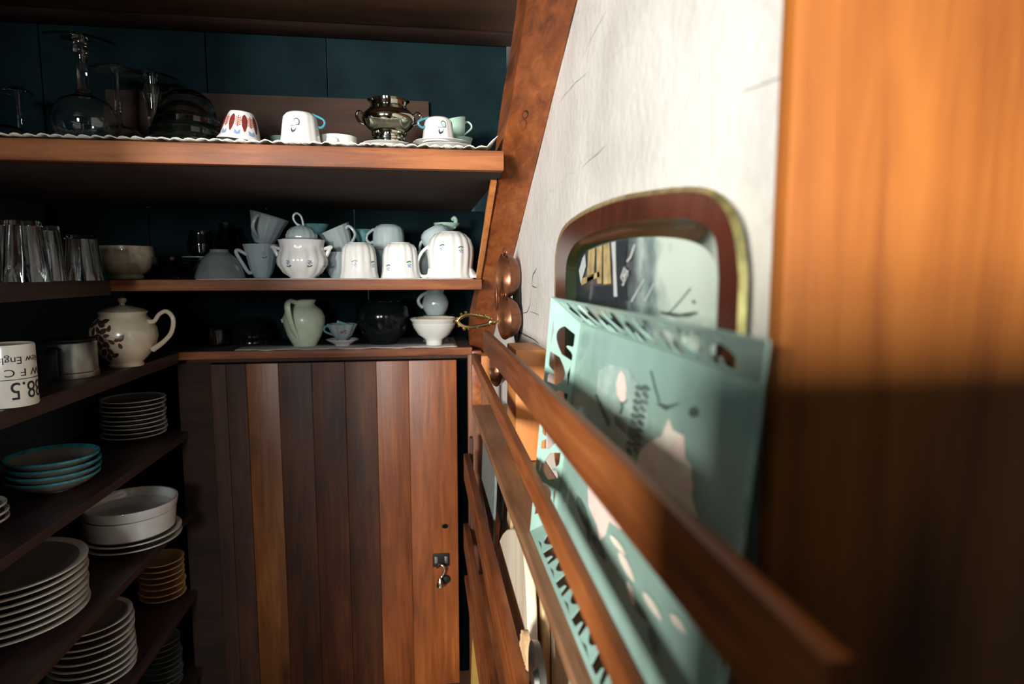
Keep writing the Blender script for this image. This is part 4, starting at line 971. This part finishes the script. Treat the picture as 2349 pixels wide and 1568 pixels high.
# orange board fixed to the wall behind the rails
ob_ = box('pine_block', 0.160, WX - 0.001, 1.085, 1.20, ZC - 0.337, ZC - 0.137, M['orange'], bev=.003); tag(ob_, 'bright orange pine block against the plaster behind the rails', 'block')
ob2 = box('pine_block', 0.150, 0.186, 1.72, 1.80, ZC - 0.300, ZC - 0.232, M['orange'], bev=.003); tag(ob2, 'smaller orange pine block beside the end of the ledge', 'block')

# green tole tray, leaning between rails and wall
tb = Vector((0.150, 0.55, ZC - 0.330))
tr = empty('tole_tray', tb); tag(tr, 'green painted metal tray with pierced rim and cream roses in the rack', 'tray')
# corners of the flat centre and of the flared rim (world)
yA, yB = 0.352 + .02, 0.752
face = {'tl': at_x(1332, 742, .1885), 'tr': at_x(1748, 888, .1885)}
face['tr'].z = face['tl'].z
face['bl'] = Vector((.160, face['tl'].y, ZC - .305)); face['br'] = Vector((.160, face['tr'].y, ZC - .305))
rim = {'tl': at_x(1265, 681, .1605), 'tr': at_x(1764, 789, .1605)}
rim['tr'].z = rim['tl'].z
rim['bl'] = Vector((.1345, rim['tl'].y, ZC - .3365)); rim['br'] = Vector((.1345, rim['tr'].y, ZC - .3365))
fn = (face['tl'] - face['bl']).cross(face['br'] - face['bl']).normalized()
if fn.x > 0: fn = -fn
V = [face[k] - tb for k in ('bl', 'br', 'tr', 'tl')] + [face[k] - tb - fn * .0012 for k in ('bl', 'br', 'tr', 'tl')]
mesh('tray_base', V, [(0, 1, 2, 3), (4, 5, 6, 7), (0, 1, 5, 4), (1, 2, 6, 5), (2, 3, 7, 6), (3, 0, 4, 7)], M['tole'], tr, smooth=False)
def quadmap(a, b, c, d, u, v):   # a-b along the face edge, d-c along the rim edge
    return (a * (1 - u) + b * u) * (1 - v) + (d * (1 - u) + c * u) * v
def sholes(n, mirror=False):
    """openings either side of an S-scroll, each with a curled tab reaching in; u along, v across, both 0..1"""
    H = []; w = .88 / n; K = 14
    for i in range(n):
        u0 = .06 + w * i
        def S(a): return .5 + .30 * math.sin(2 * PI * a)
        lo, hi = [], []
        for k in range(K + 1):
            a = .03 + .44 * k / K
            tabw = .26 * math.exp(-((a - .30) / .035) ** 2)
            x, y = .12 + tabw, max(S(a) - .085, .125 + tabw)
            lo.append((u0 + w * a, x)); hi.append((u0 + w * a, y))
        H.append(lo + hi[::-1])
        lo, hi = [], []
        for k in range(K + 1):
            a = .53 + .44 * k / K
            tabw = .26 * math.exp(-((a - .80) / .035) ** 2)
            x, y = min(S(a) + .085, .875 - tabw), .88 - tabw
            lo.append((u0 + w * a, x)); hi.append((u0 + w * a, y))
        H.append(lo + hi[::-1])
        H.append([(u0 + w * .56, .14), (u0 + w * .70, .13), (u0 + w * .95, .14), (u0 + w * .80, .20), (u0 + w * .72, .22)][::1])
        H.append([(u0 + w * .06, .86), (u0 + w * .22, .80), (u0 + w * .32, .84), (u0 + w * .44, .87)])
    return H
def thole(n): return sholes(n)
def smooth_loop(l, n=4):
    Q = [Vector((p[0], p[1], 0)) for p in l]; m = len(Q); out = []
    for i in range(m):
        a, b, c, d = Q[i - 1], Q[i], Q[(i + 1) % m], Q[(i + 2) % m]
        for k in range(n):
            t_ = k / n
            v = 0.5 * ((2 * b) + (c - a) * t_ * .6 + (2 * a - 5 * b + 4 * c - d) * 0 + 0 * b) if False else b.lerp(c, t_) + (b * 2 - a - c).lerp(c * 2 - b - d, t_) * (t_ * (1 - t_)) * .35
            out.append((v.x, v.y))
    return out
def rim_panel(a, b, c, d, holes, sm=True):
    V, F = curve_fill([[(0, 0), (1, 0), (1, 1), (0, 1)]] + [smooth_loop(h) if sm else h for h in holes])
    # clean up: each filled vertex maps to the flared strip; a solidify modifier gives the tin its thickness
    V = [quadmap(a, b, c, d, v.x, v.y) - tb for v in V]
    o = mesh('pierced_rim', V, F, M['tole'], tr, smooth=False)
    md = o.modifiers.new('thick', 'SOLIDIFY'); md.thickness = .0011; md.offset = 0
    return o
rim_panel(face['tl'], face['bl'], rim['bl'], rim['tl'], sholes(3), False)
rim_panel(face['tr'], face['tl'], rim['tl'], rim['tr'], sholes(5), False)
rim_panel(face['br'], face['tr'], rim['tr'], rim['br'], sholes(3), False)
rim_panel(face['bl'], face['br'], rim['br'], rim['bl'], thole(6), False)
# painted flowers: thin paint layers on the tray centre, drawn in tray coordinates (a along, b down, 0..1)
def tp(px, py):
    d = ray(px, py); o0 = face['tl']; k = (o0 - C0).dot(fn) / d.dot(fn); return C0 + d * k
ex = (face['tr'] - face['tl']).normalized(); ey = (face['bl'] - face['tl']).normalized()
def paint(name, pix_polys, mat, lift):
    for poly in pix_polys:
        V = [tp(x, y) + fn * lift - tb for x, y in poly]
        c = sum(V, Vector()) / len(V); n = len(V)
        mesh(name, V + [c], [(i, (i + 1) % n, n) for i in range(n)], M[mat], tr, smooth=False)
paint('painted_mist', [[(1375, 850), (1400, 835), (1440, 845), (1480, 900), (1490, 980), (1440, 1000), (1400, 960), (1370, 900)], [(1410, 950), (1450, 960), (1460, 1060), (1420, 1040)]], 'mistgreen', .0006)
paint('painted_rosebud', [[(1428, 849), (1436, 862), (1440, 890), (1438, 918), (1428, 922), (1418, 905), (1416, 880), (1421, 860)]], 'pink', .0012)
paint('painted_stem', [ribbon([(1427, 918), (1430, 935), (1424, 950)], 7), ribbon([(1440, 916), (1434, 926)], 5), ribbon([(1368, 905), (1382, 940), (1398, 975)], 6), ribbon([(1510, 925), (1530, 940), (1560, 925)], 4), ribbon([(1495, 850), (1505, 890), (1515, 922)], 4)], 'stemgreen', .0010)
paint('painted_fern', [leafpoly(1478 + dx, 890 + k * 16, 22, 12, .5 + .4 * (k % 2)) for k in range(10) for dx in (-10 - k * 2.5, 6 - k * 2.5)], 'stemgreen', .0008)
paint('painted_rose', [[(1537, 958), (1547, 985), (1573, 1000), (1575, 1050), (1590, 1070), (1592, 1110), (1590, 1135), (1605, 1187), (1560, 1180), (1520, 1140), (1480, 1095), (1463, 1060), (1470, 1035), (1490, 1015), (1520, 1000)]], 'petal', .0010)
paint('painted_petal', [[(1549, 1005), (1575, 1000), (1574, 1050), (1545, 1040)], [(1565, 1100), (1590, 1090), (1596, 1120), (1585, 1136), (1560, 1120)]], 'pink', .0014)
paint('painted_rose', [[(1350, 1110), (1380, 1100), (1440, 1170), (1425, 1215), (1400, 1195), (1392, 1225), (1378, 1240), (1372, 1205), (1352, 1160)]], 'pink', .0010)
paint('painted_leaf', [leafpoly(1340, 1180, 90, 18, 1.25), leafpoly(1375, 1255, 70, 16, 1.1), leafpoly(1352, 1215, 60, 12, 1.5), leafpoly(1470, 1400, 60, 14, 1.0), leafpoly(1500, 1470, 70, 14, 1.3)], 'stemgreen', .0009)
paint('painted_leaf', [leafpoly(1440, 1300, 80, 16, 1.1), leafpoly(1420, 1250, 60, 12, .9), leafpoly(1500, 1390, 80, 16, 1.0), leafpoly(1450, 1360, 60, 12, 1.3), leafpoly(1560, 1430, 60, 18, .9)], 'petal', .0011)
paint('painted_fern', [leafpoly(1594, 945, 24, 26, .4), leafpoly(1600, 950, 12, 10, 1.4)], 'stemgreen', .0008)

# ------------------------------------------------------------------ rounded framed panel on the plaster
FX = 0.205
def ring(pix, X): return [at_x(x, y, X) for x, y in pix]
def resample(P, n):
    d = [0]
    for a, b in zip(P, P[1:]): d.append(d[-1] + (b - a).length)
    out = []
    for k in range(n):
        t_ = d[-1] * k / (n - 1); i = max(j for j in range(len(d)) if d[j] <= t_ + 1e-9); i = min(i, len(P) - 2)
        out.append(P[i].lerp(P[i + 1], (t_ - d[i]) / max(d[i + 1] - d[i], 1e-9)))
    return out
O_ = [(1272, 640), (1273, 590), (1279, 552), (1292, 520), (1318, 496), (1360, 472), (1420, 450), (1500, 435), (1570, 428), (1620, 431), (1655, 446), (1682, 474), (1702, 520), (1712, 580), (1716, 640)]
G_ = [(1275, 640), (1276, 592), (1282, 556), (1296, 526), (1322, 503), (1364, 481), (1424, 460), (1502, 446), (1568, 440), (1612, 443), (1640, 458), (1662, 484), (1680, 528), (1690, 585), (1695, 640)]
B_ = [(1297, 640), (1299, 606), (1306, 580), (1320, 558), (1342, 543), (1380, 525), (1430, 511), (1500, 500), (1556, 500), (1590, 505), (1616, 516), (1634, 534), (1643, 562), (1646, 600), (1648, 640)]
I_ = [(1322, 640), (1323, 612), (1328, 592), (1340, 577), (1360, 567), (1390, 556), (1436, 547), (1500, 543), (1548, 546), (1580, 552), (1606, 562), (1624, 576), (1636, 596), (1642, 618), (1644, 640)]
def full_ring(pix, X, zb):
    top = spline(ring(pix, X), 4)
    zmid = ZC - .128
    bot = [Vector((p.x, p.y, zb + (zmid - p.z) * 0)) for p in top]
    # lower half mirrors the upper one
    zt = max(p.z for p in top); zs = top[0].z
    low = [Vector((p.x, p.y, 2 * zmid - p.z)) for p in top][::-1]
    return top + low
Rg = [full_ring(O_, FX + .006, 0), full_ring(O_, FX - .004, 0), full_ring(G_, FX - .008, 0), full_ring(B_, FX - .010, 0), full_ring(I_, FX + .003, 0)]
nR = len(Rg[0])
fo = Vector((WX - .001, .67, ZC - .4))
fr = empty('framed_panel', fo); tag(fr, 'rounded mahogany frame with gilt edge and pale scene on the plaster', 'picture')
def loft(name, a, b, mat):
    V = [v - fo for v in Rg[a]] + [v - fo for v in Rg[b]]
    F = [(k, (k + 1) % nR, nR + (k + 1) % nR, nR + k) for k in range(nR)]
    return mesh(name, V, F, mat, fr)
V = [v - fo for i in (0, 1, 2) for v in Rg[i]]
F = [(i * nR + k, i * nR + (k + 1) % nR, (i + 1) * nR + (k + 1) % nR, (i + 1) * nR + k) for i in (0, 1) for k in range(nR)]
mesh('gilt_edge', V, F, M['gold'], fr)
loft('frame_band', 2, 3, M['mahog']); loft('inner_bevel', 3, 4, M['olive'])
def scene_mat():
    m, nt, b = new_mat('pale_scene_paint'); N, Lk = nt.nodes, nt.links
    tc = N.new('ShaderNodeTexCoord'); n1 = N.new('ShaderNodeTexNoise'); n1.inputs['Scale'].default_value = 16; n1.inputs['Detail'].default_value = 6
    Lk.new(tc.outputs['Object'], n1.inputs['Vector'])
    sx = N.new('ShaderNodeSeparateXYZ'); Lk.new(tc.outputs['Object'], sx.inputs[0])
    mr = N.new('ShaderNodeMapRange'); mr.inputs[1].default_value = -.22; mr.inputs[2].default_value = .02
    mr.inputs[3].default_value = -.2; mr.inputs[4].default_value = .42
    Lk.new(sx.outputs['Y'], mr.inputs[0])
    ad = N.new('ShaderNodeMath'); ad.operation = 'ADD'; Lk.new(n1.outputs['Fac'], ad.inputs[0]); Lk.new(mr.outputs[0], ad.inputs[1])
    rp = N.new('ShaderNodeValToRGB'); e = rp.color_ramp.elements
    e[0].position = .46; e[0].color = (.58, .68, .58, 1); e[1].position = .80; e[1].color = (.02, .03, .035, 1)
    q = e.new(.64); q.color = (.20, .28, .27, 1)
    Lk.new(ad.outputs[0], rp.inputs['Fac']); Lk.new(rp.outputs['Color'], b.inputs['Base Color'])
    b.inputs['Roughness'].default_value = .25
    return m
V = [v - fo for v in Rg[4]]; c = sum(V, Vector()) / nR
mesh('scene_panel', V + [c], [(k, (k + 1) % nR, nR) for k in range(nR)], scene_mat(), fr, smooth=False)
def fpaint(name, polys, mat, lift):
    for poly in polys:
        V = [at_x(x, y, FX + .003 - lift) - fo for x, y in poly]; c = sum(V, Vector()) / len(V); n = len(V)
        mesh(name, V + [c], [(i, (i + 1) % n, n) for i in range(n)], mat, fr, smooth=False)
mo = plain('ochre_plank_paint', (.52, .38, .16), .4, noise=.25, scale=60); mg = plain('pale_grey_paint', (.55, .58, .56), .4)
fpaint('painted_plank', [[(1350, 574), (1365, 568), (1362, 640), (1346, 648)], [(1368, 567), (1381, 562), (1380, 650), (1370, 650)], [(1384, 562), (1398, 556), (1402, 650), (1384, 652)], [(1332, 640), (1374, 622), (1376, 634), (1334, 654)]], mo, .0010)
fpaint('painted_shadow', [[(1362, 656), (1404, 654), (1414, 690), (1372, 692)], [(1412, 553), (1440, 549), (1432, 620), (1440, 690), (1418, 690), (1412, 620)]], M['ink'], .0007)
fpaint('painted_post', [[(1402, 556), (1412, 553), (1413, 620), (1416, 680), (1408, 680), (1406, 610)], [(1328, 620), (1336, 592), (1342, 582), (1344, 610), (1332, 650)]], mg, .0012)
fpaint('painted_branch', [ribbon([(1440, 620), (1434, 640), (1428, 655)], 4), ribbon([(1478, 640), (1460, 670), (1448, 692)], 3), ribbon([(1500, 650), (1480, 690)], 3), ribbon([(1432, 612), (1440, 630), (1430, 648), (1424, 636), (1432, 612)], 2.5), ribbon([(1456, 560), (1446, 590), (1438, 600)], 4)], mg, .0014)
fpaint('painted_twig', [ribbon([(1530, 722), (1560, 690), (1584, 660)], 3), ribbon([(1515, 716), (1545, 724), (1580, 724), (1600, 716)], 5), ribbon([(1588, 690), (1594, 694)], 7)], M['stemgreen'], .0012)

# ------------------------------------------------------------------ hung copper scoops, brass ornament and a dark disc for the scoops' shadow
def scoop(cx, cy, w, h, X, label, rot=0.0, depth=.035):
    p = at_x(cx, cy, X); s = mpp(p)
    t = empty('copper_scoop', p); tag(t, label, 'scoop', 'copper scoops hung by the beam')
    rr = h / 2 * s
    V, F = [], []; n = 28; rows = ((1.04, -.004), (1.0, 0), (.93, .012), (.78, .024), (.5, .033), (.0, .036), (.0, .033), (.48, .030), (.75, .021), (.9, .010), (.96, .001), (1.04, -.004))
    for (q, x) in rows:
        for k in range(n):
            a = 2 * PI * k / n
            V.append((x / .036 * depth, q * rr * .62 * math.cos(a), q * rr * math.sin(a) * (1 + .10 * math.sin(a))))
    for i in range(len(rows) - 1):
        for k in range(n): F.append((i * n + k, i * n + (k + 1) % n, (i + 1) * n + (k + 1) % n, (i + 1) * n + k))
    mesh('scoop_bowl', V, F, M['copper'], t)
    tube('hanging_ring', [(-.002, .008 * math.cos(a), rr * 1.12 + .010 * math.sin(a)) for a in [2 * PI * k / 16 for k in range(16)]], .0016, M['copper'], t, 6, closed=True)
    t.rotation_euler = (rot, 0, .42)
    return t
scoop(1158, 638, 40, 104, .178, 'upper copper scoop hanging where the beam meets the plaster', .05)
scoop(1160, 732, 34, 100, .176, 'middle copper scoop hanging above the end of the top rail', -.08)
scoop(1140, 842, 30, 96, .162, 'lowest copper scoop hanging below the top rail', .08, .025)
p = at_x(1138, 680, .158); s = mpp(p)
t = empty('copper_spoon', p); tag(t, 'slim shiny copper spoon hanging against the dark beam', 'spoon')
V, F = lathe_vf([(0, -34 * s), (4 * s, -30 * s), (6.5 * s, -10 * s), (6 * s, 12 * s), (3 * s, 32 * s), (2 * s, 44 * s), (0, 46 * s)], 14)
mesh('spoon_body', [(v[0] * .5, v[1] * 1.6, v[2]) for v in V], F, M['copper'], t)
p = at_x(1185, 702, .210); s = mpp(p)
V, F = lathe_vf([(0, 0), (58 * s, 0), (64 * s, 2 * s), (66 * s, 10 * s), (64 * s, 10 * s), (60 * s, 4 * s), (0, 4 * s)], 32)
o = mesh('scoop_shadow', [(-v[2] * .5, v[0] * .8, v[1] * 1.3) for v in V], F, M['iron']); o.location = p + Vector((.003, 0, 0)); tag(o, 'dark disc drawn as the shadow of the copper scoops on the plaster', 'shadow')  # flat dark disc in place of the scoops' cast shadow
# brass ornament
p = at_y(1088, 736, 1.265); s = mpp(p)
t = empty('brass_ornament', p); tag(t, 'open brass wreath ornament with beads at the end of the top rail', 'ornament')
loop = [(38 * s * math.cos(a), 0.0, (14 + 2 * math.cos(3 * a)) * s * math.sin(a)) for a in [2 * PI * k / 40 for k in range(40)]]
tube('wreath', loop, 4.2 * s, M['brass'], t, 8, closed=True)
for (x, z, r) in ((-40, 6, 4), (-36, -10, 4), (-30, 16, 3.5), (-20, 20, 3.5), (-24, -18, 4), (-14, -18, 3), (38, 4, 5), (44, -4, 6), (34, -8, 4), (24, 12, 4), (10, 15, 3.5), (-44, 0, 5), (6, -16, 3.5), (-8, 17, 3)):
    V, F = lathe_vf([(0, -r * s), (r * .7 * s, -r * .7 * s), (r * s, 0), (r * .7 * s, r * .7 * s), (0, r * s)], 10)
    mesh('bead', V, F, M['brass'], t).location = (x * s, -.001, z * s)
tube('prong', spline([(40 * s, 0, 0), (50 * s, .004, -2 * s), (58 * s, .010, -1 * s)]), [4 * s, 3 * s, 2.5 * s], M['brass'], t, 8)

# ------------------------------------------------------------------ boards standing in the lower rack
def slab(name, pix, X, th, mat, label, cat, tilt=0.0, group=None):
    """a board standing in the rack: outline in the wall-parallel plane X, real thickness"""
    P = [at_x(x, y, X) for x, y in pix]; n = len(P)
    c = Vector((X, sum(q.y for q in P) / n, min(q.z for q in P)))
    V = [q - c for q in P] + [q - c + Vector((th, 0, 0)) for q in P]
    F = [tuple(range(n)), tuple(range(2 * n - 1, n - 1, -1))] + [(k, (k + 1) % n, n + (k + 1) % n, n + k) for k in range(n)]
    o = mesh(name, V, F, mat, None); o.location = c
    bv = o.modifiers.new('round', 'BEVEL'); bv.width = min(.003, th * .3); bv.segments = 2
    tag(o, label, cat, group); return o
slab('cutting_board', [(1141, 1262), (1145, 1240), (1152, 1224), (1161, 1214), (1174, 1211), (1186, 1216), (1194, 1232), (1200, 1260), (1205, 1320), (1209, 1400), (1211, 1480), (1210, 1566), (1184, 1566), (1172, 1500), (1160, 1430), (1147, 1360), (1138, 1310)], .150, .016, M['palewood'], 'pale rounded cutting board standing in the lower rack', 'board')
slab('cutting_board', [(1216, 1292), (1224, 1300), (1236, 1350), (1243, 1400), (1245, 1470), (1246, 1620), (1222, 1620), (1218, 1500), (1214, 1380)], .172, .012, M['tanwood'], 'tan streaked board just right of the pale cutting board', 'board')
slab('cutting_board', [(1250, 1400), (1262, 1420), (1280, 1460), (1298, 1520), (1310, 1600), (1262, 1640), (1254, 1560), (1248, 1470)], .186, .012, M['palewood'], 'pale board in front of the plaster beside the tray rim', 'board')
slab('slate_board', [(1108, 985), (1124, 985), (1136, 1060), (1134, 1140), (1129, 1250), (1116, 1180), (1104, 1120)], .150, .006, M['slate'], 'narrow grey slate panel standing behind the upper rails', 'board')
slab('iron_tray', [(1140, 1010), (1152, 1040), (1154, 1120), (1148, 1200), (1140, 1290), (1128, 1330), (1131, 1200), (1136, 1080)], .168, .004, M['black'], 'thin black tray standing right of the grey slate panel', 'tray')
slab('cutting_board', [(1154, 1090), (1170, 1130), (1174, 1170), (1168, 1240), (1144, 1240), (1150, 1160)], .186, .008, M['tanwood'], 'small tan board above the pale cutting board', 'board')
slab('yellow_board', [(1088, 1398), (1094, 1410), (1103, 1480), (1110, 1575), (1080, 1575), (1083, 1480)], .1385, .006, M['yellow'], 'yellow painted board low in the rack beside the cupboard', 'board')
slab('green_tin_lid', [(1134, 1330), (1146, 1400), (1160, 1480), (1176, 1600), (1166, 1600), (1150, 1480), (1138, 1400)], .139, .004, M['olive'], 'olive green metal edge between lower rail and pale board', 'lid')
# ribbed shell and metal disc at the bottom
p = at_x(1208, 1530, .140); s = mpp(p)
V, F = [], []; n = 25
for i in range(n):
    a = PI * (i / (n - 1)); rb = .002 * (i % 2)
    for q in (0.15, 1.0, 1.0, .15):
        pass
    V += [(-.003 - rb, .04 * math.cos(a) * .25, .01), (-.003 - rb, .036 * math.cos(a), .01 + .085 * math.sin(a)), (.004, .036 * math.cos(a), .01 + .085 * math.sin(a)), (.004, .04 * math.cos(a) * .25, .01)]
for i in range(n - 1):
    for k in range(4): F.append((i * 4 + k, i * 4 + (k + 1) % 4, (i + 1) * 4 + (k + 1) % 4, (i + 1) * 4 + k))
o = mesh('ribbed_paddle', V, F, M['tanwood'], smooth=False); tag(o, 'ribbed wooden butter paddle at the bottom of the lower rack', 'paddle'); o.location = at_x(1206, 1590, .138); 
V, F = lathe_vf([(0, .010), (.012, .010), (.016, .004), (.034, .002), (.046, .008), (.048, .008), (.047, 0), (0, -.002)], 32)
o = mesh('metal_disc', [(-v[2], v[0], v[1]) for v in V], F, M['steel']); tag(o, 'round dull metal lid beside the ribbed paddle', 'lid'); o.location = at_x(1240, 1560, .142)
